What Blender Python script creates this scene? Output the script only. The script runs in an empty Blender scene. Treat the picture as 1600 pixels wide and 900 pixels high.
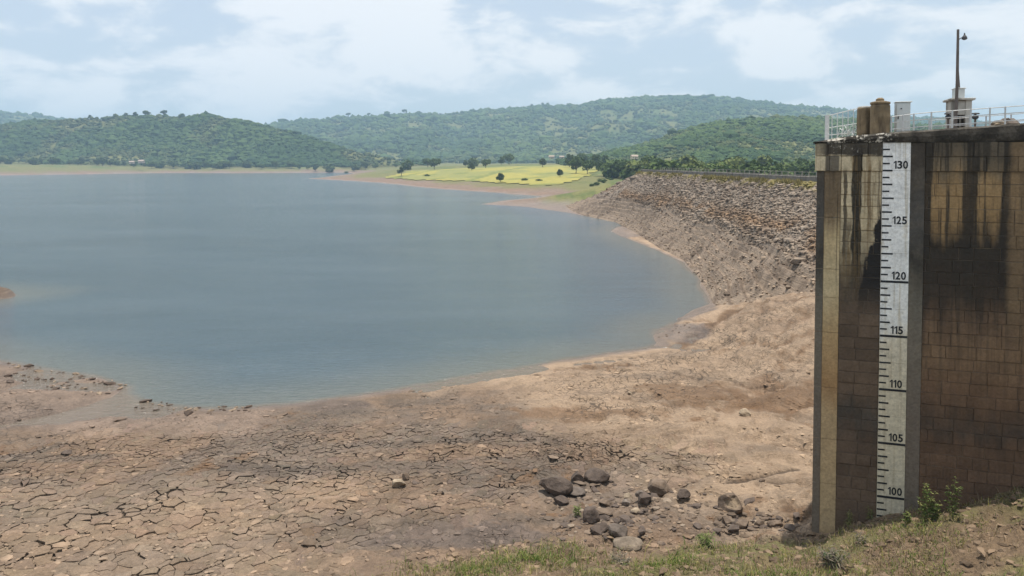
import bpy, bmesh, math, random
import numpy as np
from mathutils import Vector, Matrix, Euler

random.seed(7)
rng = np.random.default_rng(7)
SC = bpy.context.scene
COL = SC.collection
R = math.radians

# ------------------------------------------------------------------ camera
CAM_H, FPX, PITCH, VC = 12.0, 1155.0, R(2.0), 295.0
cam_d = bpy.data.cameras.new("camera")
cam = bpy.data.objects.new("camera", cam_d)
COL.objects.link(cam)
cam.location = (0, 0, CAM_H)
cam.rotation_euler = (R(90) - PITCH, 0, 0)
cam_d.sensor_fit = 'HORIZONTAL'
cam_d.sensor_width = 36.0
cam_d.lens = 36.0 * FPX / 1600.0
cam_d.shift_y = -(450.0 - VC) / 1600.0
cam_d.clip_start, cam_d.clip_end = 0.1, 40000.0
SC.camera = cam

# ------------------------------------------------------------------ sky, sun, exposure
SUN_EL, SUN_AZ = R(83.8), R(58)             # azimuth measured from +Y towards +X
SUN_DIR = Vector((math.sin(SUN_AZ) * math.cos(SUN_EL), math.cos(SUN_AZ) * math.cos(SUN_EL), math.sin(SUN_EL)))
SC.view_settings.view_transform = 'Standard'
SC.view_settings.look = 'None'
SC.view_settings.exposure = 0.52
SC.view_settings.gamma = 1.0
SC.view_settings.use_curve_mapping = False

sun_d = bpy.data.lights.new("sun", 'SUN')
sun_d.energy, sun_d.angle, sun_d.color = 3.9, R(0.6), (1.0, 0.955, 0.88)
sun = bpy.data.objects.new("sun", sun_d)
COL.objects.link(sun)
sun.rotation_euler = (-SUN_DIR).to_track_quat('-Z', 'Y').to_euler()
sun.location = (40, 40, 200)


class NT:
    """small helper to write node trees"""
    def __init__(self, tree):
        self.t = tree; tree.nodes.clear()
    def n(self, kind, **kw):
        nd = self.t.nodes.new(kind)
        for k, v in kw.items():
            if k.startswith('i_'):
                key = k[2:]
                key = int(key) if key.isdigit() else key.replace('_', ' ')
                self.put(nd, key, v)
            else:
                setattr(nd, k, v)
        return nd
    def put(self, nd, key, v):
        s = nd.inputs[key]
        if isinstance(v, bpy.types.NodeSocket):
            self.t.links.new(v, s)
        else:
            s.default_value = v
    def math(self, op, a, b=0.0, c=None, clamp=False):
        nd = self.t.nodes.new('ShaderNodeMath'); nd.operation = op; nd.use_clamp = clamp
        self.put(nd, 0, a); self.put(nd, 1, b)
        if c is not None: self.put(nd, 2, c)
        return nd.outputs[0]
    def mix(self, f, a, b, mode='MIX'):
        nd = self.t.nodes.new('ShaderNodeMix'); nd.data_type = 'RGBA'; nd.blend_type = mode
        self.put(nd, 0, f); self.put(nd, 6, a); self.put(nd, 7, b)
        return nd.outputs[2]
    def noise(self, vec, scale, detail=4, rough=0.55, dist=0.0):
        nd = self.t.nodes.new('ShaderNodeTexNoise')
        self.put(nd, 'Vector', vec); nd.inputs['Scale'].default_value = scale
        nd.inputs['Detail'].default_value = detail; nd.inputs['Roughness'].default_value = rough
        nd.inputs['Distortion'].default_value = dist
        return nd.outputs[0]
    def ramp(self, fac, stops, interp='LINEAR'):
        nd = self.t.nodes.new('ShaderNodeValToRGB'); cr = nd.color_ramp; cr.interpolation = interp
        while len(cr.elements) < len(stops): cr.elements.new(0.5)
        for e, (p, c) in zip(cr.elements, stops):
            e.position = p
            e.color = (c, c, c, 1) if isinstance(c, (int, float)) else (*c[:3], 1)
        self.put(nd, 0, fac)
        return nd.outputs[0]
    def mapr(self, v, a, b, c=0.0, d=1.0, smooth=False):
        nd = self.t.nodes.new('ShaderNodeMapRange')
        if smooth: nd.interpolation_type = 'SMOOTHSTEP'
        self.put(nd, 0, v); nd.inputs[1].default_value = a; nd.inputs[2].default_value = b
        nd.inputs[3].default_value = c; nd.inputs[4].default_value = d
        return nd.outputs[0]
    def vmul(self, v, s):
        nd = self.t.nodes.new('ShaderNodeVectorMath'); nd.operation = 'MULTIPLY'
        self.put(nd, 0, v); nd.inputs[1].default_value = s
        return nd.outputs[0]


world = bpy.data.worlds.new("World")
SC.world = world
world.use_nodes = True
w = NT(world.node_tree)
sky = w.n('ShaderNodeTexSky', sky_type='NISHITA', sun_disc=False, sun_elevation=SUN_EL, sun_rotation=SUN_AZ,
          altitude=300.0, air_density=1.0, dust_density=2.5, ozone_density=1.2)
geo = w.n('ShaderNodeTexCoord')
dirv = geo.outputs['Generated']
cv = w.vmul(dirv, (1.0, 1.0, 2.6))
n1 = w.noise(cv, 5.6, 9, 0.56, 0.35)
n2 = w.noise(w.vmul(dirv, (1.0, 1.0, 4.0)), 1.7, 4, 0.5, 0.2)
n3 = w.noise(w.vmul(dirv, (1.0, 1.0, 2.2)), 13.0, 8, 0.6, 0.4)
cl = w.math('ADD', w.math('MULTIPLY', n1, 0.74), w.math('MULTIPLY', n2, 0.26))
cl = w.math('ADD', cl, w.math('MULTIPLY', w.math('SUBTRACT', n3, 0.5), 0.26))
mask = w.mapr(cl, 0.43, 0.54, 0.0, 1.0, True)
hi = w.mapr(cl, 0.46, 0.58, 0.0, 1.0, True)
skyc = w.mix(1.0, sky.outputs[0], (0.115, 0.115, 0.115, 1), 'MULTIPLY')
cloudc = w.mix(hi, (0.52, 0.575, 0.635, 1), (0.70, 0.715, 0.735, 1))
allc = w.mix(w.math('MULTIPLY_ADD', mask, 0.30, 0.66), skyc, cloudc)
bg = w.n('ShaderNodeBackground', i_Color=allc, i_Strength=1.0)
w.n('ShaderNodeOutputWorld', i_Surface=bg.outputs[0])

SC.render.engine = 'CYCLES'
SC.cycles.use_denoising = True
try:
    SC.cycles.denoiser = 'OPENIMAGEDENOISE'
    SC.cycles.denoising_prefilter = 'ACCURATE'
except Exception:
    pass
SC.cycles.max_bounces = 6
SC.cycles.volume_bounces = 1
SC.cycles.diffuse_bounces = 3
SC.cycles.caustics_reflective = False
SC.cycles.caustics_refractive = False

# ------------------------------------------------------------------ pixel -> place helpers (photo pixels, 1600 x 900)
_f = Vector((0, math.cos(PITCH), -math.sin(PITCH)))
_u = Vector((0, math.sin(PITCH), math.cos(PITCH)))
def ray(px, py):
    return _f + Vector((1, 0, 0)) * ((px - 800) / FPX) + _u * ((VC - py) / FPX)
def at_z(px, py, z):
    d = ray(px, py); t = (z - CAM_H) / d.z
    return Vector((0, 0, CAM_H)) + d * t
def at_y(px, py, Y):
    d = ray(px, py)
    return Vector((0, 0, CAM_H)) + d * (Y / d.y)
def at_plane(px, py, o, n):
    d = ray(px, py); c = Vector((0, 0, CAM_H))
    return c + d * ((Vector(o) - c).dot(n) / d.dot(n))

# ------------------------------------------------------------------ noise
def _hash(ix, iy, seed):
    h = (ix.astype(np.int64) * 374761393 + iy.astype(np.int64) * 668265263 + seed * 1442695041) & 0xffffffff
    h = ((h ^ (h >> 13)) * 1274126177) & 0xffffffff
    h = h ^ (h >> 16)
    return (h & 0xffff) / 32767.5 - 1.0
def vnoise(x, y, seed=0):
    x = np.asarray(x, float); y = np.asarray(y, float)
    xi = np.floor(x); yi = np.floor(y); fx = x - xi; fy = y - yi
    ux = fx * fx * fx * (fx * (fx * 6 - 15) + 10); uy = fy * fy * fy * (fy * (fy * 6 - 15) + 10)
    a = _hash(xi, yi, seed); b = _hash(xi + 1, yi, seed); c = _hash(xi, yi + 1, seed); d = _hash(xi + 1, yi + 1, seed)
    return (a + (b - a) * ux) * (1 - uy) + (c + (d - c) * ux) * uy
def fbm(x, y, octv=4, seed=0):
    s = 0.0; a = 0.5
    for k in range(octv):
        s = s + a * vnoise(x * 2.0 ** k + 17.3 * k, y * 2.0 ** k - 9.1 * k, seed + k)
        a *= 0.5
    return s
def sstep(a, b, x):
    t = np.clip((x - a) / (b - a), 0, 1)
    return t * t * (3 - 2 * t)
def lerp3(a, b, t):
    return a + (np.asarray(b, float) - a) * t[..., None]

# ------------------------------------------------------------------ mesh helpers
def np_mesh(name, V, faces, cols=None, smooth=False, attrs=None):
    """V (n,3); faces: list of (m,k) int arrays"""
    if isinstance(faces, np.ndarray): faces = [faces]
    me = bpy.data.meshes.new(name)
    V = np.asarray(V, np.float32)
    me.vertices.add(len(V)); me.vertices.foreach_set('co', V.ravel())
    loops = np.concatenate([f.ravel() for f in faces]).astype(np.int32)
    tot = np.concatenate([np.full(len(f), f.shape[1], np.int32) for f in faces])
    st = np.concatenate([[0], np.cumsum(tot)[:-1]]).astype(np.int32)
    me.loops.add(len(loops)); me.loops.foreach_set('vertex_index', loops)
    me.polygons.add(len(tot)); me.polygons.foreach_set('loop_start', st)
    try: me.polygons.foreach_set('loop_total', tot)
    except Exception: pass
    me.update(calc_edges=True)
    me.polygons.foreach_set('use_smooth', np.full(len(tot), smooth, bool))
    if cols is not None:
        a = me.color_attributes.new('Col', 'FLOAT_COLOR', 'POINT')
        c = np.ones((len(V), 4), np.float32); c[:, :3] = cols
        a.data.foreach_set('color', c.ravel())
    for k, v in (attrs or {}).items():
        a = me.attributes.new(k, 'FLOAT', 'POINT'); a.data.foreach_set('value', np.asarray(v, np.float32))
    me.validate()
    return me
def link(name, me, mat=None, parent=None):
    o = bpy.data.objects.new(name, me)
    COL.objects.link(o)
    if mat is not None and me is not None and len(me.materials) == 0: me.materials.append(mat)
    if parent is not None: o.parent = parent
    return o
def empty(name, loc=(0, 0, 0), rz=0.0):
    o = bpy.data.objects.new(name, None); COL.objects.link(o)
    o.location = loc; o.rotation_euler = (0, 0, rz); o.empty_display_size = 0.2
    return o
def tag(o, label=None, cat=None, group=None, kind=None):
    if label: o['label'] = label
    if cat: o['category'] = cat
    if group: o['group'] = group
    if kind: o['kind'] = kind
    return o

class MB:
    """collects simple shapes into one mesh"""
    def __init__(self): self.v = []; self.f = []
    def add(self, vs, fs):
        b = len(self.v); self.v += [tuple(p) for p in vs]; self.f += [tuple(i + b for i in f) for f in fs]
        return self
    def box(self, c, s, M=None, bev=0.0):
        hx, hy, hz = s[0] / 2, s[1] / 2, s[2] / 2
        if bev <= 0:
            vs = [Vector((x, y, z)) for x in (-hx, hx) for y in (-hy, hy) for z in (-hz, hz)]
            fs = [(0, 1, 3, 2), (4, 6, 7, 5), (0, 4, 5, 1), (2, 3, 7, 6), (0, 2, 6, 4), (1, 5, 7, 3)]
        else:
            bm = bmesh.new(); bmesh.ops.create_cube(bm, size=1.0)
            for v in bm.verts: v.co = Vector((v.co.x * s[0], v.co.y * s[1], v.co.z * s[2]))
            bmesh.ops.bevel(bm, geom=bm.edges[:], offset=bev, segments=1, affect='EDGES')
            bm.verts.index_update()
            vs = [v.co.copy() for v in bm.verts]; fs = [tuple(v.index for v in f.verts) for f in bm.faces]; bm.free()
        c = Vector(c)
        vs = [c + ((M @ v) if M is not None else v) for v in vs]
        return self.add(vs, fs)
    def tube(self, pts, rads, n=6, cap=True):
        pts = [Vector(p) for p in pts]
        if isinstance(rads, (int, float)): rads = [rads] * len(pts)
        b = []; fs = []
        for i, p in enumerate(pts):
            d = (pts[min(i + 1, len(pts) - 1)] - pts[max(i - 1, 0)]).normalized()
            up = Vector((0, 0, 1)) if abs(d.z) < 0.9 else Vector((1, 0, 0))
            a = d.cross(up).normalized(); e = d.cross(a).normalized()
            for k in range(n):
                t = 2 * math.pi * k / n
                b.append(p + (a * math.cos(t) + e * math.sin(t)) * rads[i])
        for i in range(len(pts) - 1):
            for k in range(n):
                k2 = (k + 1) % n
                fs.append((i * n + k, i * n + k2, (i + 1) * n + k2, (i + 1) * n + k))
        if cap:
            fs.append(tuple(range(n))[::-1]); fs.append(tuple((len(pts) - 1) * n + k for k in range(n)))
        return self.add(b, fs)
    def lathe(self, c, prof, n=20, wob=0.0):
        c = Vector(c); b = []; fs = []
        for r, z in prof:
            for k in range(n):
                t = 2 * math.pi * k / n; rr = r * (1 + wob * math.sin(3 * t + 5 * z) + wob * 0.6 * math.sin(7 * t + z * 9))
                b.append(c + Vector((rr * math.cos(t), rr * math.sin(t), z)))
        for i in range(len(prof) - 1):
            for k in range(n):
                k2 = (k + 1) % n
                fs.append((i * n + k, i * n + k2, (i + 1) * n + k2, (i + 1) * n + k))
        fs.append(tuple(range(n))[::-1]); fs.append(tuple((len(prof) - 1) * n + k for k in range(n)))
        return self.add(b, fs)
    def mesh(self, name, smooth=False):
        me = bpy.data.meshes.new(name); me.from_pydata(self.v, [], self.f); me.update()
        if smooth:
            for p in me.polygons: p.use_smooth = True
        return me
    def build(self, name, mat, parent=None, smooth=False):
        return link(name, self.mesh(name, smooth), mat, parent)

# ------------------------------------------------------------------ materials
def new_mat(name):
    m = bpy.data.materials.new(name); m.use_nodes = True
    return m, NT(m.node_tree)
def finish(t, color, rough=0.9, normal=None, spec=0.25, metallic=0.0, **kw):
    p = t.n('ShaderNodeBsdfPrincipled')
    t.put(p, 'Base Color', color); t.put(p, 'Roughness', rough); t.put(p, 'Metallic', metallic)
    t.put(p, 'Specular IOR Level', spec)
    if normal is not None: t.put(p, 'Normal', normal)
    for k, v in kw.items(): t.put(p, k.replace('_', ' '), v)
    t.n('ShaderNodeOutputMaterial', i_Surface=p.outputs[0])
    return p
def pos_of(t): return t.n('ShaderNodeNewGeometry').outputs['Position']
def bump(t, h, strength, dist):
    return t.n('ShaderNodeBump', i_Height=h, i_Strength=strength, i_Distance=dist).outputs[0]

def mat_ground():
    m, t = new_mat('dried_mud')
    P = pos_of(t)
    col = t.n('ShaderNodeAttribute', attribute_name='Col').outputs['Color']
    fine = t.noise(P, 9.0, 6, 0.65); mid = t.noise(P, 1.1, 5, 0.6); gr = t.noise(P, 38.0, 3, 0.6)
    f = t.math('MULTIPLY', t.mapr(fine, 0.25, 0.75, 0.72, 1.26), t.mapr(mid, 0.3, 0.7, 0.84, 1.14))
    f = t.math('MULTIPLY', f, t.mapr(gr, 0.3, 0.7, 0.86, 1.12))
    lines0 = t.noise(t.vmul(P, (0.30, 0.30, 13.0)), 1.0, 5, 0.6, 0.6)
    f = t.math('MULTIPLY', f, t.mapr(lines0, 0.35, 0.65, 0.80, 1.16))
    cc = t.n('ShaderNodeVectorMath', operation='SCALE'); t.put(cc, 0, col); t.put(cc, 'Scale', f)
    crk = t.n('ShaderNodeAttribute', attribute_name='crack').outputs['Fac']
    wob = t.n('ShaderNodeVectorMath', operation='ADD'); t.put(wob, 0, P)
    nz = t.n('ShaderNodeTexNoise', i_Vector=P, i_Scale=2.3); nz.inputs['Detail'].default_value = 3
    t.put(wob, 1, t.vmul(nz.outputs['Color'], (0.5, 0.5, 0.0)))
    v = t.n('ShaderNodeTexVoronoi', feature='DISTANCE_TO_EDGE', i_Scale=2.6); t.put(v, 'Vector', t.vmul(wob.outputs[0], (1, 1, 0.0)))
    thr = t.mapr(t.noise(P, 0.8, 3), 0.35, 0.65, 0.0, 0.055)
    line = t.math('MULTIPLY', t.math('LESS_THAN', v.outputs['Distance'], thr), crk)
    c2 = t.mix(t.math('MULTIPLY', line, 0.75), cc.outputs[0], (0.055, 0.040, 0.030, 1))
    h = t.math('ADD', t.math('MULTIPLY', fine, 0.6), t.math('MULTIPLY', gr, 0.25)); h = t.math('ADD', h, t.math('MULTIPLY', lines0, 0.7))
    h = t.math('SUBTRACT', h, t.math('MULTIPLY', line, 0.8))
    wet = t.n('ShaderNodeAttribute', attribute_name='wet').outputs['Fac']
    rough = t.math('SUBTRACT', 0.95, t.math('MULTIPLY', wet, 0.50))
    finish(t, c2, rough, bump(t, h, 0.9, 0.16), 0.3)
    return m
def mat_col(name, rough=0.9, scale=3.0, lo=0.75, hi=1.25, bstr=0.4, bdist=0.05, spec=0.2, trans=0.0):
    m, t = new_mat(name)
    P = pos_of(t)
    col = t.n('ShaderNodeAttribute', attribute_name='Col').outputs['Color']
    nz = t.noise(P, scale, 5, 0.65)
    cc = t.n('ShaderNodeVectorMath', operation='SCALE'); t.put(cc, 0, col); t.put(cc, 'Scale', t.mapr(nz, 0.3, 0.7, lo, hi))
    p = finish(t, cc.outputs[0], rough, bump(t, nz, bstr, bdist) if bstr > 0 else None, spec)
    if trans > 0:
        tr = t.n('ShaderNodeBsdfTranslucent', i_Color=cc.outputs[0])
        mx = t.n('ShaderNodeMixShader', i_0=trans, i_1=p.outputs[0], i_2=tr.outputs[0])
        out = [x for x in t.t.nodes if x.type == 'OUTPUT_MATERIAL'][0]
        t.t.links.new(mx.outputs[0], out.inputs[0])
    return m
def mat_plain(name, c, rough=0.8, var=0.2, scale=6.0, metallic=0.0, stain=None, spec=0.3, bstr=0.25):
    m, t = new_mat(name)
    P = pos_of(t)
    nz = t.noise(P, scale, 6, 0.62)
    a = tuple(x * (1 - var) for x in c) + (1,); b = tuple(min(1, x * (1 + var)) for x in c) + (1,)
    colr = t.mix(t.mapr(nz, 0.3, 0.7), a, b)
    if stain:
        sc, amt, cs = stain
        s = t.noise(t.vmul(P, (1.0, 1.0, 0.22)), sc, 5, 0.6)
        colr = t.mix(t.mapr(s, 0.48, 0.66, 0.0, amt, True), colr, (*cs, 1))
    finish(t, colr, rough, bump(t, nz, bstr, 0.02), spec, metallic)
    return m

M_GROUND = mat_ground()
M_HILL = mat_col('hillside_ground', 0.95, 0.08, 0.7, 1.3, 0.0)
M_FIELD = mat_col('rice_crop', 0.9, 0.35, 0.82, 1.18, 0.5, 0.6)
M_LEAF = mat_col('tree_foliage', 0.85, 0.9, 0.55, 1.45, 0.6, 1.2, 0.15, 0.12)
M_BARK = mat_plain('bark', (0.13, 0.10, 0.075), 0.9)
M_STONE = mat_col('rip_rap_stone', 0.9, 3.5, 0.75, 1.25, 0.6, 0.10)
M_BLADE = mat_col('grass_blade', 0.75, 5.0, 0.75, 1.25, 0.0, 0, 0.2, 0.25)

# ------------------------------------------------------------------ the land as a height function
def poly_px(pts, z=0.0): return [tuple(at_z(x, y, z).xy) for x, y in pts]
near_shore = poly_px([(0, 567), (75, 579), (120, 585), (150, 591), (180, 600), (196, 606), (190, 616), (215, 628), (250, 634),
                      (300, 638), (362, 638), (450, 632), (540, 622), (640, 606), (700, 595), (800, 578), (900, 560), (1000, 546),
                      (1036, 538), (1029, 525), (1032, 515), (1060, 504), (1090, 498), (1112, 492)])
dam_shore = poly_px([(1111, 477), (1092, 438), (1067, 408), (1022, 390), (989, 377), (957, 361), (972, 354), (992, 349), (961, 344), (919, 337), (878, 324)])
spit = poly_px([(840, 321), (765, 319), (800, 313), (858, 307.5), (800, 303.5), (760, 300), (700, 296), (650, 292), (600, 286), (560, 283.5),
                (520, 281), (478, 279.3), (510, 276.5), (535, 273.5), (556, 271.5), (540, 269.8)])
far = poly_px([(440, 270.2), (360, 270.6), (280, 270.2), (200, 271.2), (120, 272.5), (60, 273.2), (0, 274), (-150, 276), (-500, 278)])
LAKE = [(-31 - 55, 62), (-31 - 30, 58)] + [(-46, 51)] + near_shore + dam_shore + spit + far + [(-900, 400), (-500, 180), (-200, 100)]
LAKE = np.array(LAKE)
ISLE = np.array(poly_px([(36, 460.5), (10, 456), (-30, 453), (-90, 452), (-130, 458), (-60, 463), (-10, 468), (15, 464)]))

def seg_dist(X, Y, poly):
    A = poly; B = np.roll(poly, -1, 0)
    out = np.full(X.shape, 1e18); ins = np.zeros(X.shape, bool)
    for (ax, ay), (bx, by) in zip(A, B):
        dx, dy = bx - ax, by - ay; L = dx * dx + dy * dy + 1e-12
        t = np.clip(((X - ax) * dx + (Y - ay) * dy) / L, 0, 1)
        d = (X - ax - t * dx) ** 2 + (Y - ay - t * dy) ** 2
        np.minimum(out, d, out=out)
        if ay != by:
            c = ((ay > Y) != (by > Y)) & (X < (bx - ax) * (Y - ay) / (by - ay) + ax)
            ins ^= c
    return np.sqrt(out), ins
def line_dist(X, Y, pts):
    out = np.full(np.shape(X), 1e18)
    for (ax, ay), (bx, by) in zip(pts[:-1], pts[1:]):
        dx, dy = bx - ax, by - ay; L = dx * dx + dy * dy + 1e-12
        t = np.clip(((X - ax) * dx + (Y - ay) * dy) / L, 0, 1)
        np.minimum(out, (X - ax - t * dx) ** 2 + (Y - ay - t * dy) ** 2, out=out)
    return np.sqrt(out)
def shore_sd(X, Y):
    d, ins = seg_dist(X, Y, LAKE); sd = np.where(ins, -d, d)
    d2, in2 = seg_dist(X, Y, ISLE); sd = np.maximum(sd, np.where(in2, d2, -d2))
    r = np.hypot(X, Y)
    a = np.clip(r * 0.006, 0.12, 2.5)
    return sd + a * fbm(X / (3 * a + 0.6), Y / (3 * a + 0.6), 4, 5) * 1.3

# hills: ridge points (px, py, depth) and the depth of the foot
RIDGES = [
    dict(p=[(-700, 205, 1300), (-300, 200, 1250), (-100, 196, 1200), (0, 196, 1180), (60, 191, 1180), (110, 187, 1180), (160, 184, 1150), (225, 182, 1150), (270, 184, 1150),
            (320, 181, 1130), (365, 187, 1120), (420, 200, 1100), (480, 216, 1080), (540, 234, 1050), (600, 246, 1020), (650, 254, 1000), (700, 262, 980)],
         foot=930, seed=11, amp=13),
    dict(p=[(300, 250, 2000), (380, 210, 2300), (430, 194, 2300), (500, 187, 2350), (560, 184, 2350), (640, 180, 2350), (700, 178, 2400), (780, 172, 2400), (840, 168, 2400),
            (900, 166, 2400), (940, 158, 2400), (990, 155, 2450), (1060, 151, 2500), (1130, 154, 2500), (1200, 162, 2500), (1300, 173, 2450),
            (1400, 184, 2400), (1600, 194, 2400), (2200, 205, 2400)], foot=1250, seed=23, amp=34),
    dict(p=[(860, 258, 700), (930, 247, 760), (1000, 229, 820), (1060, 208, 860), (1110, 195, 880), (1160, 188, 900), (1230, 184, 900), (1290, 187, 900), (1400, 198, 900),
            (1600, 200, 880), (2200, 205, 850)], foot=430, seed=37, amp=9),
    dict(p=[(-900, 172, 2700), (-100, 173, 2700), (0, 176, 2700), (60, 180, 2700), (95, 186, 2700), (150, 193, 2700), (300, 210, 2700), (430, 225, 2700)], foot=1500, seed=41, amp=20),
]
for rd in RIDGES:
    P3 = [at_y(x, y, d) for x, y, d in rd['p']]
    rd['az'] = np.array([p.x / p.y for p in P3]); rd['h'] = np.array([p.z for p in P3]); rd['d'] = np.array([p.y for p in P3])
def hill_layer(X, Y, rd):
    Ys = np.maximum(Y, 1.0); az = np.where(Y > 50, X / Ys, 9e9)
    azw = az
    h = np.interp(azw, rd['az'], rd['h'], left=0, right=0); d = np.interp(azw, rd['az'], rd['d'])
    t = (Y - rd['foot']) / (d - rd['foot'])
    t = t + 0.10 * fbm(X / 260, Y / 260, 3, rd['seed']) * np.clip(4 * t * (1 - t), 0, 1)
    tc = np.clip(t, 0, 1)
    s = 0.55 * tc + 0.45 * tc * tc * (3 - 2 * tc)
    s = np.where(t > 1, np.maximum(0, 1 - (t - 1) * 0.7), s)
    rav = np.abs(vnoise(X / 130 + 3, Y / 330, rd['seed'] + 3)) * -1.0 + 0.5 * fbm(X / 70, Y / 90, 3, rd['seed'] + 7)
    env = np.clip(3.2 * tc * (1 - tc), 0, 1)
    z = 1.5 + (h - 1.5) * s + rd['amp'] * rav * env
    ok = (t > 0) & (h > 6)
    return np.where(ok, z, -99.0), t
def hill_z(X, Y):
    z = np.full(np.shape(X), -99.0); T = np.zeros(np.shape(X)); idx = np.full(np.shape(X), -1)
    for k, rd in enumerate(RIDGES):
        a, t = hill_layer(X, Y, rd)
        m = a > z
        z = np.where(m, a, z); T = np.where(m, t, T); idx = np.where(m, k, idx)
    return z, T, idx

TOE_X = np.array([-60, -30, -20, -8, -3.6, 0.9, 5.4, 8.6, 11, 30]); TOE_Y = np.array([4, 9.0, 12.5, 17.8, 19.9, 21.0, 21.1, 21.0, 20.7, 19.5])
POOLS = [poly_px([(205, 630), (185, 633), (165, 637), (140, 643)]), poly_px([(140, 646), (100, 652), (60, 659), (0, 671), (-60, 682)]),
         poly_px([(215, 641), (235, 644)]), poly_px([(60, 585), (100, 585.5)])]
FISS = [poly_px([(1128, 743), (1165, 739), (1200, 733), (1222, 727), (1245, 722)], 1.2), poly_px([(1205, 741), (1240, 743), (1268, 748)], 1.3),
        poly_px([(505, 590), (440, 600)], .2) if False else poly_px([(955, 566), (1010, 565), (1062, 564)], .8), poly_px([(1130, 565), (1175, 578), (1210, 585)], 1.3),
        poly_px([(900, 562), (960, 556), (1005, 551)], .3), poly_px([(1085, 530), (1130, 527), (1170, 518)], .8), poly_px([(1050, 566), (1090, 572), (1100, 566)], .9)]
RUTS = [poly_px([(660, 600), (760, 582), (830, 572)], 0.15), poly_px([(1150, 493), (1090, 522), (1062, 535)], 0.3), poly_px([(1215, 476), (1165, 492), (1130, 500)], 0.4),
        poly_px([(230, 598), (120, 600), (20, 602)], 0.2)]
def bank_ramp(X, Y):
    toe = np.interp(X, TOE_X, TOE_Y) + 0.5 * fbm(X * 0.5, Y * 0.5 + 4, 3, 61)
    q = toe - Y
    rmp = np.where(q > 0, 0.30 * (np.sqrt(q * q + 0.16) - 0.4), 0.0)
    side = np.clip(X - 8.3, 0, 12) * 0.30 * sstep(26.0, 22.5, Y + (X - 8.3) * 0.3)
    return rmp, side, q
def land(X, Y):
    X = np.asarray(X, float); Y = np.asarray(Y, float)
    sd = shore_sd(X, Y); r = np.hypot(X, Y)
    up = 11.0 * (1 - np.exp(-np.maximum(sd, 0) * (0.052 + .085 * sstep(620, 760, Y)) / 11.0))
    z = np.where(sd > 0, up, sd * 0.07)
    isle = (X < -38) & (Y > 62) & (Y < 74)
    z = np.where(isle & (sd > 0), 0.75 * np.sqrt(np.maximum(sd, 0)), z)
    z = z + 3.4 * np.exp(-(((X - 25) / 150) ** 2 + ((Y - 560) / 170) ** 2)) * sstep(0, 80, sd)
    near = sstep(110, 60, r)
    nz = 0.20 * fbm(X * 0.16, Y * 0.22, 3, 71) + 0.07 * fbm(X * 0.9, Y * 0.9, 3, 72) + 0.045 * fbm(X * 3.0, Y * 3.0, 3, 73)
    z = z + near * nz * sstep(0.0, 2.5, sd)
    stp = z * 5.5 + 0.8 * fbm(X * 0.3, Y * 0.3, 2, 75)                      # small scarps left by the falling water
    z = z + near * sstep(0.6, 3, sd) * 0.10 * np.tanh(2.6 * np.sin(2 * math.pi * stp)) * sstep(-4, 6, X)
    for k, pl in enumerate(POOLS):
        wd = (0.95, 0.60, 0.8, 0.9)[k]
        z = z - 0.62 * np.exp(-((line_dist(X, Y, pl) + .3 * fbm(X * 1.2, Y * 1.2, 3, 82)) / wd) ** 2) * near
    for pl in RUTS:
        z = z - 0.14 * np.exp(-((line_dist(X, Y, pl) + 0.5 * fbm(X * .8, Y * .8, 3, 81)) / 0.8) ** 2) * near * sstep(0, 1, sd)
    for pl in FISS:
        z = z - 0.14 * np.exp(-((line_dist(X, Y, pl) + 0.12 * fbm(X * 2.5, Y * 2.5, 3, 83)) / 0.17) ** 2) * near
    z = z + near * sstep(8, 13, X) * sstep(60, 54, Y) * sstep(22, 30, Y) * (0.20 * fbm(X * .45, Y * .30, 5, 84) + .10 * fbm(X * 1.3, Y * 1.3, 4, 86) - .42 * np.maximum(0, .25 - np.abs(fbm(X * .28 + Y * .1, Y * .16, 3, 85))) * 1.6)
    rmp, side, q = bank_ramp(X, Y)
    z = z + 2.3 * sstep(11.5, 21.5, X) * sstep(63, 52, Y) * sstep(18, 30, Y)            # mud fan against the foot of the dam
    bz = rmp + side
    rough = sstep(0.0, 1.5, q) * (0.16 * fbm(X * 0.9, Y * 0.9, 4, 91) + 0.05 * fbm(X * 4, Y * 4, 3, 92))
    z = np.minimum(z + bz + rough, np.maximum(z, 10.3))
    z = z + 7.0 * np.exp(-(((X - 44) / 26) ** 2 + ((Y - 214) / 24) ** 2))     # abutment of the dam
    mid = sstep(110, 220, r)
    z = z + mid * sstep(5, 60, sd) * 0.45 * fbm(X / 60, Y / 60, 3, 95)
    hz, T, idx = hill_z(X, Y)
    forest = hz > z
    z = np.maximum(z, hz)
    return z, sd, forest, q, T, idx
def land1(x, y):
    return float(land(np.array([x]), np.array([y]))[0][0])
def hit(px, py, lo=12.0, hi=2500.0, n=700):
    """where the ray through a photo pixel meets the land"""
    d = ray(px, py); Y = np.exp(np.linspace(math.log(lo), math.log(hi), n)); t = Y / d.y
    z, *_ = land(d.x * t, Y); rz = CAM_H + d.z * t
    k = np.argmax(rz <= z)
    if rz[k] > z[k]: k = n - 1
    return Vector((d.x * t[k], Y[k], z[k]))

# ------------------------------------------------------------------ where the mud has split into plates
PLATE_POLY = np.array(poly_px([(-260, 720), (0, 700), (120, 672), (260, 660), (420, 652), (600, 652), (760, 660), (900, 685), (1010, 705), (1120, 722), (1150, 745),
                               (1010, 752), (905, 742), (850, 752), (835, 790), (760, 812), (650, 840), (560, 872), (440, 905), (330, 960), (-260, 960)], 0.6))
def plate_mask(X, Y):
    d, ins = seg_dist(X, Y, PLATE_POLY)
    s = np.where(ins, d, -d) + 0.9 * fbm(X * 0.5, Y * 0.5, 3, 101)
    return sstep(-0.3, 1.2, s)

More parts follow.
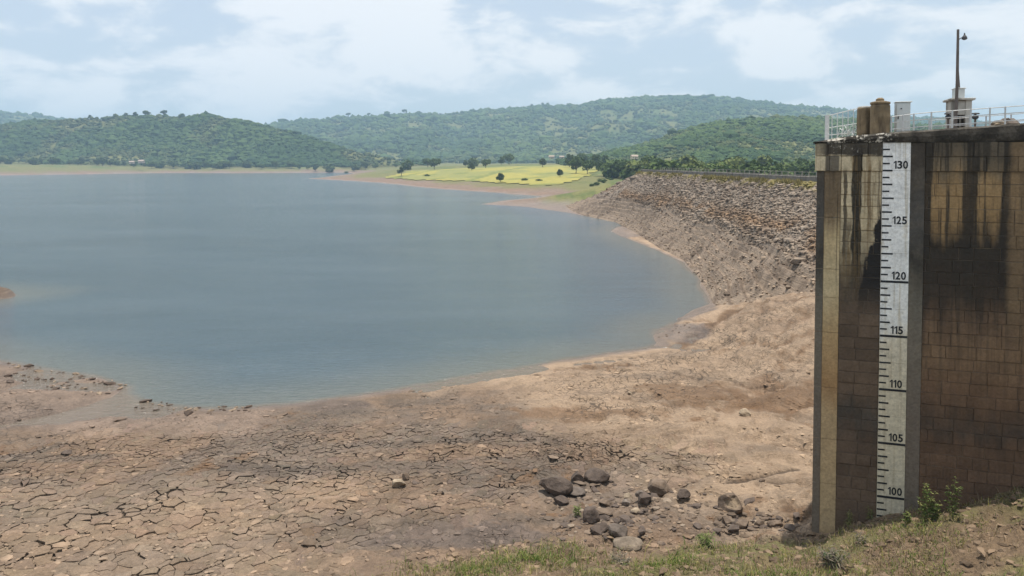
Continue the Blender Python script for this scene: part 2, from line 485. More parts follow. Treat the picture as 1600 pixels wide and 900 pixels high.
# ------------------------------------------------------------------ base colours of the land (what the soil itself is)
TAN = np.array((0.292, 0.209, 0.140)); BROWN = np.array((0.190, 0.130, 0.087)); GREY = np.array((0.146, 0.113, 0.087)); WET = np.array((0.130, 0.098, 0.078))
RUST = np.array((0.150, 0.088, 0.048)); PINK = np.array((0.200, 0.146, 0.110)); FAR_BEACH = np.array((0.185, 0.134, 0.100)); GRASS = np.array((0.145, 0.14, 0.05))
FIELD_A = np.array((0.275, 0.245, 0.060)); BANKSOIL = np.array((0.17, 0.115, 0.068))
DARK_PATCH = [(at_z(1080, 600, 1.0), 3.2, 2.6), (at_z(1210, 600, 1.5), 2.4, 2.6), (at_z(930, 640, .7), 4.0, 1.1)]
GREY_PATCH = [(at_z(740, 845, .8), 2.6, 0.9), (at_z(640, 845, .8), 1.6, .7), (at_z(520, 632, .1), 2.2, .9)]
def land_col(X, Y, z, sd, q):
    r = np.hypot(X, Y)
    n1 = fbm(X * 0.35, Y * 0.35, 4, 201); n2 = fbm(X * 0.12, Y * 0.16, 3, 202); n3 = fbm(X * 1.6, Y * 1.6, 3, 203)
    c = np.broadcast_to(BROWN, X.shape + (3,)).copy()
    c = lerp3(c, GREY, sstep(-0.15, 0.35, n1 + n2) * 0.8)
    pm = plate_mask(X, Y)
    tan = sstep(0.0, 4.0, X + 0.42 * (Y - 33) + 3 * n2) * (1 - 0.65 * pm) * sstep(-.9, .4, n1 + .5)
    c = lerp3(c, GREY * .82, sstep(.02, .4, fbm(X * .22 + 5, Y * .8, 4, 211)) * .75 * (1 - .4 * tan))
    tan = tan * (1 - .45 * sstep(0, .35, fbm(X * .3, Y * .9, 4, 212)))
    tan = np.maximum(tan, 0.40 * sstep(-3, -8, X + 3 * n1) * sstep(28, 24, Y + 3 * n2))
    c = lerp3(c, TAN, tan)
    c = lerp3(c, TAN * 1.12, sstep(3.4, 0.5, sd) * sstep(-7, -2, X) * sstep(0.1, 0.5, sd) * 0.8)
    for ctr, sx, sy in DARK_PATCH:
        g = np.exp(-(((X - ctr.x) / sx) ** 2 + ((Y - ctr.y) / sy) ** 2))
        c = lerp3(c, RUST, sstep(0.25, 0.7, g + 0.55 * n1 + .55 * n3) * 0.72)
    for ctr, sx, sy in GREY_PATCH:
        g = np.exp(-(((X - ctr.x) / sx) ** 2 + ((Y - ctr.y) / sy) ** 2))
        c = lerp3(c, WET, sstep(0.3, 0.55, g + 0.25 * n1))
    rut = np.zeros(X.shape)
    for pl in RUTS[:3]:
        rut = np.maximum(rut, np.exp(-((line_dist(X, Y, pl) + 0.6 * n1) / 0.7) ** 2))
    c = lerp3(c, RUST * 0.9, sstep(0.3, 0.8, rut) * 0.85)
    fis = np.zeros(X.shape)
    for pl in FISS: fis = np.maximum(fis, np.exp(-((line_dist(X, Y, pl) + .12 * fbm(X * 2.5, Y * 2.5, 3, 83)) / .13) ** 2))
    c = lerp3(c, np.array((.075, .052, .036)), sstep(.3, .8, fis) * .85)
    gul = sstep(0.06, 0.0, np.abs(fbm(X * .28 + Y * .1, Y * .16, 3, 85))) * sstep(8, 13, X) * sstep(60, 54, Y)
    c = lerp3(c, RUST, gul * .7)
    leftmud = sstep(-9.5, -12, X + 1.5 * n1) * sstep(31, 33, Y + .3 * X * 0 + n1)
    c = lerp3(c, PINK, leftmud * 0.9)
    wet = sstep(0.9, 0.05, sd + 0.5 * n1)
    wet = np.where(r < 120, wet, sstep(6, 1, sd))
    inlet = np.exp(-(((X - at_z(1060, 522, 0).x) / 2.6) ** 2 + ((Y - at_z(1060, 522, 0).y) / 3.0) ** 2))
    wet = np.maximum(wet, sstep(0.35, 0.6, inlet + 0.2 * n1))
    for k, pl in enumerate(POOLS):
        wet = np.maximum(wet, np.exp(-(line_dist(X, Y, pl) / 1.3) ** 2) * (r < 90))
    c = lerp3(c, WET, wet * 0.75)
    bk = sstep(0.1, 1.2, q + 0.5 * n1)
    c = lerp3(c, BANKSOIL, bk * 0.9)
    c = lerp3(c, np.array((0.115, 0.125, 0.035)), bk * sstep(-0.05, 0.3, n1 + .2) * 0.55)
    isl = (X < -38) & (Y > 62) & (Y < 74)
    c = np.where(isl[..., None], np.array((0.13, 0.092, 0.065)), c)
    farm = sstep(110, 170, r)
    cb = np.broadcast_to(FAR_BEACH, X.shape + (3,)).copy()
    nb = fbm(X / 40, Y / 12, 4, 205); nb2 = fbm(X / 18, Y / 18, 3, 206)
    cb = lerp3(cb, np.array((0.20, 0.125, 0.085)), sstep(-0.05, 0.35, nb) * 0.8)
    cb = lerp3(cb, GRASS, sstep(17, 30, sd + 14 * nb2 + 8 * nb))
    cb = lerp3(cb, np.array((0.085, 0.115, 0.032)), sstep(0.0, 0.3, nb2) * sstep(40, 60, sd + 10 * nb) * .8)
    g = np.exp(-(((X - 40) / 24) ** 2 + ((Y - 212) / 22) ** 2))
    cb = lerp3(cb, np.array((0.165, 0.155, 0.055)), sstep(0.12, 0.3, g + .12 * nb2))
    cb = lerp3(cb, np.array((0.085, 0.11, 0.032)), sstep(0.12, 0.3, g) * sstep(0.0, 0.22, fbm(X / 5, Y / 9, 4, 207) + .4 * nb2) * .85)
    c = lerp3(c, cb, farm)
    return c, np.where(sd < 0.05, 1.0, wet), pm
FIELD_POLY = np.array(poly_px([(600, 275), (650, 277.5), (720, 280), (790, 283), (860, 286), (905, 283), (940, 277), (965, 270)], 3.0) + [(75, 330), (62, 420), (40, 640), (-72, 640)])
def field_mask(X, Y):
    d, ins = seg_dist(X, Y, FIELD_POLY)
    return np.where(ins, d, -d) + 6 * fbm(X / 25, Y / 25, 2, 208)

# ------------------------------------------------------------------ build ground, hills, fields, water from one polar lattice
rings = np.concatenate([np.linspace(1.5, 14.2, 14), 1.0 / np.linspace(1 / 14.5, 1 / 330.0, 370), np.geomspace(336, 14000, 150)])
azs = np.radians(np.concatenate([np.linspace(-100, -39.5, 46), np.linspace(-38.6, 38.6, 610), np.linspace(39.5, 100, 46)]))
RR, AA = np.meshgrid(rings, azs, indexing='ij')
GX, GY = RR * np.sin(AA), RR * np.cos(AA)
GZ, GSD, GFOR, GQ, GT, GIDX = land(GX, GY)
GC, GWET, GPM = land_col(GX, GY, GZ, GSD, GQ)
GFLD = np.where((RR > 200) & ~GFOR, field_mask(GX, GY), -50.0)
GZ_base = GZ - 0.085 * GPM * (RR < 60)
nr, na = GX.shape
idx = np.arange(nr * na).reshape(nr, na)
quads = np.stack([idx[:-1, :-1], idx[1:, :-1], idx[1:, 1:], idx[:-1, 1:]], -1).reshape(-1, 4)
quads = quads[:, ::-1]                                                     # normals up
zf, ff = GZ.ravel(), GFOR.ravel().astype(float)
fz = zf[quads].max(1); ffor = ff[quads].mean(1); ffl = (GFLD.ravel()[quads] > 0).mean(1)
V = np.stack([GX, GY, GZ_base], -1).reshape(-1, 3)
def sub_mesh(name, sel, cols, dz=0.0, smooth=True, attrs=None):
    q = quads[sel]; used, inv = np.unique(q.ravel(), return_inverse=True)
    vv = V[used].copy(); vv[:, 2] += dz if np.isscalar(dz) else dz[used]
    return np_mesh(name, vv, inv.reshape(-1, 4), cols[used], smooth, {k: a.ravel()[used] for k, a in (attrs or {}).items()})
gsel = (fz > -1.2) & (ffor < 0.75)
crack = np.clip(sstep(90, 55, RR) * sstep(0.8, 3, GSD) * sstep(0.6, 0.0, GQ) * (1 - GPM) * sstep(-0.35, 0.25, fbm(GX * .2, GY * .2, 3, 301)), 0, 1)
Cg = GC.reshape(-1, 3) * (1 - 0.55 * (GPM * (RR < 60)).ravel()[:, None])           # base soil under the plates is darkened where the cracks show it
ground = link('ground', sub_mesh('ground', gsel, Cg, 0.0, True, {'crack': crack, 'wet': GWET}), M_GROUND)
tag(ground, 'brown cracked lake bed mud with pale silt banks and beaches round the water', kind='structure')

hn = fbm(GX / 55, GY / 90, 4, 311); hn2 = fbm(GX / 160, GY / 240, 3, 312)
HC = np.broadcast_to(np.array((0.070, 0.098, 0.032)), GX.shape + (3,)).copy()
HC = lerp3(HC, np.array((0.125, 0.122, 0.045)), sstep(0.12, 0.32, hn) * 0.85)
hsel = (ffor >= 0.25) & (fz > -1)
hills = link('hills', sub_mesh('hills', hsel, HC.reshape(-1, 3)), M_HILL)
tag(hills, 'green bush covered hills rising round the far side of the lake', kind='structure')

fn = fbm(GX / 22, GY / 60, 3, 321)
bund = np.minimum(np.abs(((GY + 0.35 * GX + 14 * fbm(GX / 80, GY / 80, 2, 322)) / 46.0) % 1.0 - 0.5) * 46, np.abs(((GX - 0.2 * GY) / 70.0) % 1.0 - 0.5) * 70)
FC = lerp3(np.broadcast_to(FIELD_A, GX.shape + (3,)).copy(), np.array((0.205, 0.205, 0.065)), sstep(-0.1, 0.3, fn))
FC = lerp3(FC, np.array((0.12, 0.145, 0.04)), sstep(3.4, 1.4, bund) * .8)
fsel = (ffl >= 0.5) & (ffor < 0.5)
fdz = 0.35 - 0.3 * sstep(3.4, 1.4, bund)
field = link('field', sub_mesh('field', fsel, FC.reshape(-1, 3), fdz.ravel()), M_FIELD)
tag(field, 'yellow green rice fields on the low tongue of land across the water', kind='structure')

# water
def mat_water():
    m, t = new_mat('lake_water')
    P = pos_of(t)
    sh = t.n('ShaderNodeAttribute', attribute_name='depth').outputs['Fac']
    big = t.noise(t.vmul(P, (0.05, 0.16, 1.0)), 1.0, 6, 0.65)
    deep = t.mix(t.mapr(big, 0.40, 0.60), (0.055, 0.083, 0.103, 1), (0.066, 0.094, 0.113, 1))
    col = t.mix(t.mapr(sh, 0.0, 7.0, 0.0, 1.0, True), (0.105, 0.115, 0.108, 1), deep)
    col = t.mix(t.mapr(sh, 0.0, 0.7, 0.0, 1.0, True), (0.15, 0.122, 0.095, 1), col)
    w1 = t.noise(t.vmul(P, (1.0, 2.2, 1.0)), 1.5, 5, 0.65, 0.4)
    w2 = t.noise(t.vmul(P, (0.25, 0.7, 1.0)), 0.5, 3, 0.5, 0.3)
    h = t.math('ADD', t.math('MULTIPLY', w1, 0.55), t.math('MULTIPLY', w2, 0.7))
    calm = t.mapr(t.noise(t.vmul(P, (0.012, 0.035, 1.0)), 1.0, 5), 0.35, 0.65, 0.62, 1.0)
    finish(t, col, 0.10, t.n('ShaderNodeBump', i_Height=h, i_Strength=calm, i_Distance=0.50).outputs[0], 0.5, 0.0, IOR=1.33)
    return m
sub = (slice(None, None, 2), slice(None, None, 2))
wx, wy, wz, wsd = GX[sub], GY[sub], GZ[sub], GSD[sub]
widx = np.arange(wx.size).reshape(wx.shape)
wq = np.stack([widx[:-1, :-1], widx[1:, :-1], widx[1:, 1:], widx[:-1, 1:]], -1).reshape(-1, 4)[:, ::-1]
keep = wz.ravel()[wq].min(1) < 0.12
keep &= np.hypot(wx, wy).ravel()[wq].min(1) < 3000
wq = wq[keep]; used, inv = np.unique(wq.ravel(), return_inverse=True)
dep = np.maximum(-wsd, 0).ravel()[used]
wm = np_mesh('water', np.stack([wx, wy, np.zeros_like(wx)], -1).reshape(-1, 3)[used], inv.reshape(-1, 4), None, True, {'depth': dep})
water = link('water', wm, mat_water())
tag(water, 'grey blue rippled reservoir water drawn down below its banks', kind='structure')

# ------------------------------------------------------------------ mud plates
def build_plates():
    x0, x1, y0, y1 = -24.0, 20.0, 14.0, 37.0
    def cell(x, y):
        s = 0.34 + 0.30 * float(sstep(29, 21, y)) + 0.16 * float(sstep(-4, -11, x)) * float(sstep(30, 24, y))
        return s
    pts = []; grid = {}; G = 0.3
    cand = rng.uniform((x0, y0), (x1, y1), (100000, 2))
    pmv = plate_mask(cand[:, 0], cand[:, 1]); cand = cand[pmv > 0.02]
    sz = 0.21 + 0.16 * sstep(27, 20, cand[:, 1]) + 0.11 * sstep(-4, -11, cand[:, 0]) * sstep(30, 24, cand[:, 1])
    sz = sz * (1 + 0.75 * fbm(cand[:, 0] * .35, cand[:, 1] * .35, 3, 401)) * rng.uniform(0.72, 1.3, len(cand))
    for (x, y), s in zip(cand, sz):
        i, j = int(x // G), int(y // G); ok = True; k = int(s / G) + 1
        for a in range(i - k, i + k + 1):
            for b in range(j - k, j + k + 1):
                for q in grid.get((a, b), ()):
                    if (q[0] - x) ** 2 + (q[1] - y) ** 2 < s * s: ok = False; break
                if not ok: break
            if not ok: break
        if ok:
            p = (x, y, s); pts.append(p); grid.setdefault((i, j), []).append(p)
    Pn = np.array(pts); n = len(Pn); XY = Pn[:, :2]
    # gap of the crack between two cells depends on where it lies
    cells = []
    for i in range(n):
        d = np.hypot(XY[:, 0] - XY[i, 0], XY[:, 1] - XY[i, 1]); nb = np.where((d < 3.6 * Pn[i, 2] + 0.5) & (d > 0))[0]
        nb = nb[np.argsort(d[nb])][:26]
        mid = (XY[nb] + XY[i]) / 2
        g = 0.002 + 0.085 * np.clip(0.13 + vnoise(mid[:, 0] * 1.6, mid[:, 1] * 1.6, 402) * 0.85 + 0.5 * fbm(mid[:, 0] * .22, mid[:, 1] * .22, 2, 403), 0, 1) ** 1.5
        S = 2.2 * Pn[i, 2] + 0.3
        poly = [(-S, -S), (S, -S), (S, S), (-S, S)]
        for j, gg in zip(nb, g):
            nx, ny = XY[j] - XY[i]; L = math.hypot(nx, ny); nx /= L; ny /= L; off = L / 2 - gg / 2
            if off <= 0.02: off = 0.02
            out = []
            for a in range(len(poly)):
                p, q = poly[a], poly[(a + 1) % len(poly)]
                dp = p[0] * nx + p[1] * ny - off; dq = q[0] * nx + q[1] * ny - off
                if dp <= 0: out.append(p)
                if dp * dq < 0:
                    t = dp / (dp - dq); out.append((p[0] + (q[0] - p[0]) * t, p[1] + (q[1] - p[1]) * t))
            poly = out
            if len(poly) < 3: break
        if len(poly) < 3: continue
        cells.append((i, poly))
    # points of all cells with extra edge points, warped
    P2 = []; sizes = []; own = []
    for i, poly in cells:
        # drop edges of a few mm, split long ones
        q = []
        for a in range(len(poly)):
            p, r_ = poly[a], poly[(a + 1) % len(poly)]
            L = math.hypot(r_[0] - p[0], r_[1] - p[1])
            if L < 0.012: continue
            q.append(p)
            if L > 0.16:
                m = 1 if L < 0.4 else 2
                for k in range(m): q.append((p[0] + (r_[0] - p[0]) * (k + 1) / (m + 1), p[1] + (r_[1] - p[1]) * (k + 1) / (m + 1)))
        if len(q) < 3: continue
        P2 += [(XY[i, 0] + a, XY[i, 1] + b) for a, b in q]; sizes.append(len(q)); own.append(i)
    P2 = np.array(P2)
    wx_ = 0.22 * fbm(P2[:, 0] * 1.7, P2[:, 1] * 1.7, 3, 411) + 0.07 * vnoise(P2[:, 0] * 7, P2[:, 1] * 7, 412)
    wy_ = 0.22 * fbm(P2[:, 0] * 1.7, P2[:, 1] * 1.7, 3, 413) + 0.07 * vnoise(P2[:, 0] * 7, P2[:, 1] * 7, 414)
    W = P2 + np.stack([wx_, wy_], 1)
    z, sd, fo, q_, *_ = land(W[:, 0], W[:, 1]); col, _, pm = land_col(W[:, 0], W[:, 1], z, sd, q_)
    starts = np.concatenate([[0], np.cumsum(sizes)])
    info = []
    for k, i in enumerate(own):
        sl = slice(starts[k], starts[k + 1]); c = W[sl].mean(0)
        info.append((math.hypot(*c), k, c))
    inview = [(r / max(0.25, Pn[own[k], 2]), k) for r, k, c in info if abs(c[0] / c[1]) < 0.70 and c[1] > 19.3 and pm[starts[k]] > 0.35]
    inview.sort(); near = set(k for _, k in inview[:300])
    SV, SF, SC_ = [], [], []; nv = 0
    for r, k, c in info:
        sl = slice(starts[k], starts[k + 1]); w = W[sl]; m = len(w); s = Pn[own[k], 2]
        cz = np.clip(pm[sl], 0, 1)
        tilt = np.array([random.gauss(0, .028), random.gauss(0, .028)]); dz = random.gauss(0.004, .012)
        curl = 0.012 * random.random()
        zt = z[sl] + (dz + (w - c) @ tilt) * cz + curl
        inner = c + (w - c) * (1 - min(0.18, 0.03 / s * 2))
        cc = col[sl].mean(0) * (1 + random.gauss(0, .055)) * np.array((1 + random.gauss(0, .02), 1, 1 + random.gauss(0, .02)))
        zi = zt + 0.006 - curl * 0.6
        bot = np.column_stack([w, z[sl] - 0.13]); top = np.column_stack([w, zt - 0.008]); inn = np.column_stack([inner, zi])
        cv = np.vstack([inner.mean(0).tolist() + [zi.mean() - curl * .5]])
        vs = np.vstack([bot, top, inn, cv])
        fs = []
        for a in range(m):
            b = (a + 1) % m
            fs += [(a, b, m + b, m + a), (m + a, m + b, 2 * m + b, 2 * m + a)]
        ft = [(2 * m + a, 2 * m + (a + 1) % m, 3 * m) for a in range(m)]
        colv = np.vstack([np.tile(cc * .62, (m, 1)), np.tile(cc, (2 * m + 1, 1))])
        if k in near:
            me = np_mesh('mud_plate', vs, [np.array(fs), np.array(ft)], colv, False, {'crack': np.zeros(len(vs)), 'wet': np.zeros(len(vs))})
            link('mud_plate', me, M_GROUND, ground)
        else:
            SV.append(vs); SC_.append(colv); SF.append((np.array(fs) + nv, np.array(ft) + nv)); nv += len(vs)
    VV = np.vstack(SV)
    me = np_mesh('mud_plate_field', VV, [np.vstack([f[0] for f in SF]), np.vstack([f[1] for f in SF])], np.vstack(SC_), False, {'crack': np.zeros(len(VV)), 'wet': np.zeros(len(VV))})
    o = link('mud_plate_field', me, M_GROUND, ground); o['kind'] = 'stuff'
build_plates()

# ------------------------------------------------------------------ faceted lumps (stones, crowns)
def ico(sub):
    bm = bmesh.new(); bmesh.ops.create_icosphere(bm, subdivisions=sub, radius=1.0)
    v = np.array([v.co[:] for v in bm.verts]); f = np.array([[x.index for x in p.verts] for p in bm.faces]); bm.free()
    return v, f
ICO1, ICO2, ICO3, ICO4 = ico(1), ico(2), ico(3), ico(4)
def scatter(tmpl, pos, scl, rot, cols, jitter=0.0, seed=0, tint=0.0):
    """many copies of templates joined into arrays: pos (n,3), scl (n,3), rot (n) about z"""
    n = len(pos); tv, tf = tmpl; m = len(tv); g = np.random.default_rng(seed)
    v = np.repeat(tv[None], n, 0)
    if jitter > 0: v = v * (1 + jitter * g.uniform(-1, 1, (n, m, 1))) + jitter * 0.4 * g.uniform(-1, 1, (n, m, 3))
    v = v * scl[:, None, :]
    c, s = np.cos(rot)[:, None], np.sin(rot)[:, None]
    x = v[..., 0] * c - v[..., 1] * s; y = v[..., 0] * s + v[..., 1] * c
    v = np.stack([x, y, v[..., 2]], -1) + pos[:, None, :]
    f = tf[None] + (np.arange(n) * m)[:, None, None]
    cc = np.repeat(cols[:, None, :], m, 1)
    if tint > 0: cc = cc * (1 + tint * g.uniform(-1, 1, (n, m, 1)))
    return v.reshape(-1, 3), f.reshape(-1, tf.shape[1]), cc.reshape(-1, 3)

# ------------------------------------------------------------------ forest on the hills
def build_forest():
    tv, tf = ICO2; keep = (tv[tf][:, :, 2].max(1) > -0.25); crownA = (tv, tf[keep]); crownB = ICO1
    VS, FS, CS = [], [], []; nv = 0
    specs = [(0, -0.74, 0.02, 915, 1220, 16500, 2.75, crownB), (2, 0.02, 0.60, 425, 930, 14000, 2.3, crownB), (1, -0.42, 0.66, 1250, 2560, 24000, 5.8, crownB), (3, -0.72, -0.30, 1500, 2720, 2500, 6.5, crownB)]
    for k, a0, a1, y0, y1, n, size, tm in specs:
        az = rng.uniform(a0, a1, n * 3); Y = rng.uniform(y0, y1, n * 3); X = az * Y
        z, sd, fo, q, T, ix = land(X, Y)
        dens = fbm(X / 55, Y / 90, 4, 311); dn2 = fbm(X / 24, Y / 24, 3, 333)
        p = 1 - 0.70 * sstep(0.14, 0.34, dens + .3 * dn2)
        ok = fo & (ix == k) & (T < 1.04) & (rng.random(n * 3) < p)
        X, Y, z, dens, dn2 = [a[ok][:n] for a in (X, Y, z, dens, dn2)]; m = len(X)
        s = size * np.exp(rng.normal(0, 0.32, m)) * (1 - 0.35 * sstep(0.0, 0.25, dens))
        scl = np.stack([s * rng.uniform(.85, 1.25, m), s * rng.uniform(.85, 1.25, m), s * rng.uniform(.6, 1.05, m)], 1)
        pos = np.stack([X, Y, z + s * 0.25], 1)
        big = fbm(X / 140, Y / 200, 3, 334)
        base = np.array((0.044, 0.080, 0.026)); lite = np.array((0.082, 0.125, 0.038)); oliv = np.array((0.098, 0.112, 0.042)); dark = np.array((0.028, 0.056, 0.024))
        c = np.broadcast_to(base, (m, 3)).copy(); u = rng.random(m)
        c = lerp3(c, lite, np.clip(u * .8 + 1.5 * big + .1, 0, 1)); c = lerp3(c, oliv, sstep(0.0, 0.3, dens + .4 * dn2) * .8); c = lerp3(c, dark, (rng.random(m) < .25) * .8)
        v, f, cc = scatter(tm, pos, scl, rng.uniform(0, 6.28, m), c, 0.26, 50 + k, 0.14)
        VS.append(v); FS.append(f + nv); CS.append(cc); nv += len(v)
    me = np_mesh('forest', np.vstack(VS), np.vstack(FS), np.vstack(CS), False)
    o = link('forest', me, M_LEAF); tag(o, 'dense green bush and woodland covering the hills', kind='stuff')
build_forest()

# ------------------------------------------------------------------ dam embankment
C_FAR, C_NEAR = at_z(1001, 268, 10.0), at_z(1279, 284, 10.0)
cdir = (C_NEAR - C_FAR).normalized()
TOE = [at_z(872, 325.5, 0), at_z(913, 338, -.1), at_z(962, 348.5, -.1), at_z(990, 366, -.1), at_z(1029, 390, -.1), at_z(1067, 409, -.1), at_z(1092, 439, -.1), at_z(1112, 479, -.1), Vector((17.2, 55, -.3)), Vector((19, 47, -.3)), Vector((21.5, 39, -.3)), Vector((24, 30, -.3))]
CY = [C_FAR.y, 166, 152, 132, 115, 100, 83, 66, 57, 49, 41, 32]
def resample(pts, n):
    L = [0.0]
    for a, b in zip(pts[:-1], pts[1:]): L.append(L[-1] + (b - a).length)
    s = np.linspace(0, L[-1], n); arr = np.array([p[:] for p in pts])
    return np.stack([np.interp(s, L, arr[:, k]) for k in range(3)], 1)
CRP = [C_FAR + cdir * ((y - C_FAR.y) / cdir.y) for y in CY]
def resample2(pts, ref, n):
    L = [0.0]
    for a, b in zip(ref[:-1], ref[1:]): L.append(L[-1] + (b - a).length)
    s = np.linspace(0, L[-1], n); arr = np.array([p[:] for p in pts])
    return np.stack([np.interp(s, L, arr[:, k]) for k in range(3)], 1)
ct = resample2(CRP, CRP, 400); tt = resample2(TOE, CRP, 400)
CREST = [CRP[0], CRP[5], CRP[-1]]
# match crest to toe by distance from the camera, monotone
tau = np.linspace(0, 1, 400)
DAM_FR = {}
def dam_point(ta, s):
    a = np.stack([np.interp(ta, tau, tt[:, k]) for k in range(3)], -1); b = np.stack([np.interp(ta, tau, ct[:, k]) for k in range(3)], -1)
    p = a + (b - a) * s[..., None]
    prof = np.where(s < 0.45, s * 0.82, 0.369 + (s - 0.45) * 1.1473)
    z = a[..., 2] + (b[..., 2] - a[..., 2]) * prof
    n = fbm(p[..., 0] * .35, p[..., 1] * .35, 4, 501)
    env = np.clip(4 * s * (1 - s), 0, 1)
    low = sstep(0.62, 0.30, s + .10 * n)
    z = z + env * ((0.20 + 0.30 * sstep(.45, .7, s)) * n + 0.12 * fbm(p[..., 0] * 1.7, p[..., 1] * 1.7, 3, 502))
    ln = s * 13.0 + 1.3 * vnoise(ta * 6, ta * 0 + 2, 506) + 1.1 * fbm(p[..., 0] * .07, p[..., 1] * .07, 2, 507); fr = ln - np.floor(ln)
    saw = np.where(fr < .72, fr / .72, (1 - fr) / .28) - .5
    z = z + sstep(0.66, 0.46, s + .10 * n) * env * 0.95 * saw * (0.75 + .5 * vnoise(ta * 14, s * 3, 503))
    DAM_FR['fr'] = fr
    return np.stack([p[..., 0], p[..., 1], z], -1), low, n
DAM = empty('dam_embankment', tuple(C_NEAR)); tag(DAM, 'long rock covered earth dam sloping down to the water', 'dam')
DAM_INV = Matrix.Translation(-C_NEAR)
def dam_col(s, low, n, p, fr=None):
    n2 = fbm(p[..., 0] * .16, p[..., 1] * .10, 3, 504); n3 = fbm(p[..., 0] * .9, p[..., 1] * .9, 3, 505)
    c = np.broadcast_to(np.array((0.225, 0.180, 0.140)), s.shape + (3,)).copy()
    c = lerp3(c, np.array((0.205, 0.128, 0.072)), np.exp(-((s - 0.60 + .16 * n2) / 0.085) ** 2) * sstep(-.35, .15, n2 + .5 * n3 + .1) * .9)
    c = lerp3(c, np.array((0.262, 0.196, 0.140)), low * .85)
    c = lerp3(c, np.array((0.135, 0.098, 0.070)), sstep(0.02, 0.3, n3 + .5 * n) * .7)
    c = lerp3(c, np.array((0.21, 0.175, 0.06)), sstep(0.90, 0.985, s + .04 * n3) * sstep(-.1, .25, n3 + .1) * .9)
    return c
def build_dam():
    nt_, ns = 420, 110
    TA, SS = np.meshgrid(np.linspace(0, 1, nt_), np.linspace(0, 1, ns), indexing='ij')
    p, low, n = dam_point(TA, SS)
    p[:, 0, 2] -= 0.35
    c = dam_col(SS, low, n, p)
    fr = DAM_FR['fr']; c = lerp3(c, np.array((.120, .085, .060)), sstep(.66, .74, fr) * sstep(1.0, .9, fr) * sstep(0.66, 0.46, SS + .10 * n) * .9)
    # crest road and the back of the bank
    out = np.array((1.0, 0.03, 0)); pe = p[:, -1, :]
    extra = [pe + out * 0.15, pe + out * 5.0 + (0, 0, .05), pe + out * 5.4 + (0, 0, -.2), pe + out * 17 + (0, 0, -6.0), pe + out * 24 + (0, 0, -9.5)]
    P = np.concatenate([p] + [e[:, None, :] for e in extra], 1)
    C = np.concatenate([c] + [np.broadcast_to(np.array(k), (nt_, 1, 3)) for k in ((.24, .2, .15), (.24, .2, .15), (.12, .14, .045), (.11, .13, .04), (.11, .13, .04))], 1)
    ns2 = P.shape[1]; ii = np.arange(nt_ * ns2).reshape(nt_, ns2)
    q = np.stack([ii[:-1, :-1], ii[:-1, 1:], ii[1:, 1:], ii[1:, :-1]], -1).reshape(-1, 4)
    nrm = np.cross(P[1, 1] - P[0, 0], P[0, 1] - P[0, 0])
    if nrm[2] < 0: pass
    else: q = q[:, ::-1]
    me = np_mesh('slope', P.reshape(-1, 3) - np.array(C_NEAR), q[:, ::-1] if False else q, C.reshape(-1, 3), True, {'crack': np.zeros(P.size // 3), 'wet': np.zeros(P.size // 3)})
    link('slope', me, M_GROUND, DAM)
    # stones
    n = 34000
    ta = rng.uniform(0, 1, n) ** 0.85; s = rng.uniform(0.02, 0.985, n)
    p, low, nn = dam_point(ta, s)
    keep = rng.random(n) < np.where(low > .5, 0.20, 0.95)
    ta, s, p, low, nn = ta[keep], s[keep], p[keep], low[keep], nn[keep]; n = len(s)
    size = np.exp(rng.normal(math.log(0.140), 0.40, n)) * (1 - .25 * low)
    scl = np.stack([size * rng.uniform(.8, 1.5, n), size * rng.uniform(.7, 1.2, n), size * rng.uniform(.4, .85, n)], 1)
    c = dam_col(s, low, nn, p) * rng.uniform(.72, 1.35, (n, 1)); grey = rng.random(n) < .3
    c = np.where(grey[:, None], c * np.array((.96, .95, .93)), c)
    p = p + np.stack([np.zeros(n), np.zeros(n), size * .12], 1)
    rot = rng.uniform(0, 6.28, n)
    dist = np.hypot(p[:, 0], p[:, 1]); px = size / dist; px = np.where((p[:, 0] / p[:, 1] < 0.415) & (p[:, 0] / p[:, 1] > 0), px, 0)
    big = np.argsort(-px)[:300]; bigm = np.zeros(n, bool); bigm[big] = True
    v, f, cc = scatter(ICO1, p[~bigm] - np.array(C_NEAR), scl[~bigm], rot[~bigm], c[~bigm], 0.28, 61, .1)
    o = link('riprap', np_mesh('riprap', v, f, cc), M_STONE, DAM); o['kind'] = 'stuff'
    for i in big:
        v, f, cc = scatter(ICO1, np.zeros((1, 3)), scl[i:i + 1], rot[i:i + 1], c[i:i + 1], 0.28, 1000 + int(i), .1)
        o = link('stone', np_mesh('stone', v, f, cc), M_STONE, DAM); o.location = Vector(p[i]) - C_NEAR
    # low wall along the crest
    mb = MB(); a = ct[0]; L = (CREST[2] - CREST[0]).length; rot = Matrix.Rotation(math.atan2(cdir.y, cdir.x), 3, 'Z')
    off = Vector((0.25, 0, 0))
    for k in range(46):
        c0 = CREST[0] + cdir * (L * (k + .5) / 46) + off + Vector((0, 0, 0.22 + random.gauss(0, .012)))
        mb.box(c0 - C_NEAR, (L / 46 - 0.03, 0.45, 0.62), rot, 0.03)
    mb.build('parapet', mat_plain('parapet_concrete', (0.20, 0.175, 0.15), 0.9, .25, 1.2, 0, (1.2, .6, (.07, .06, .05))), DAM)
build_dam()

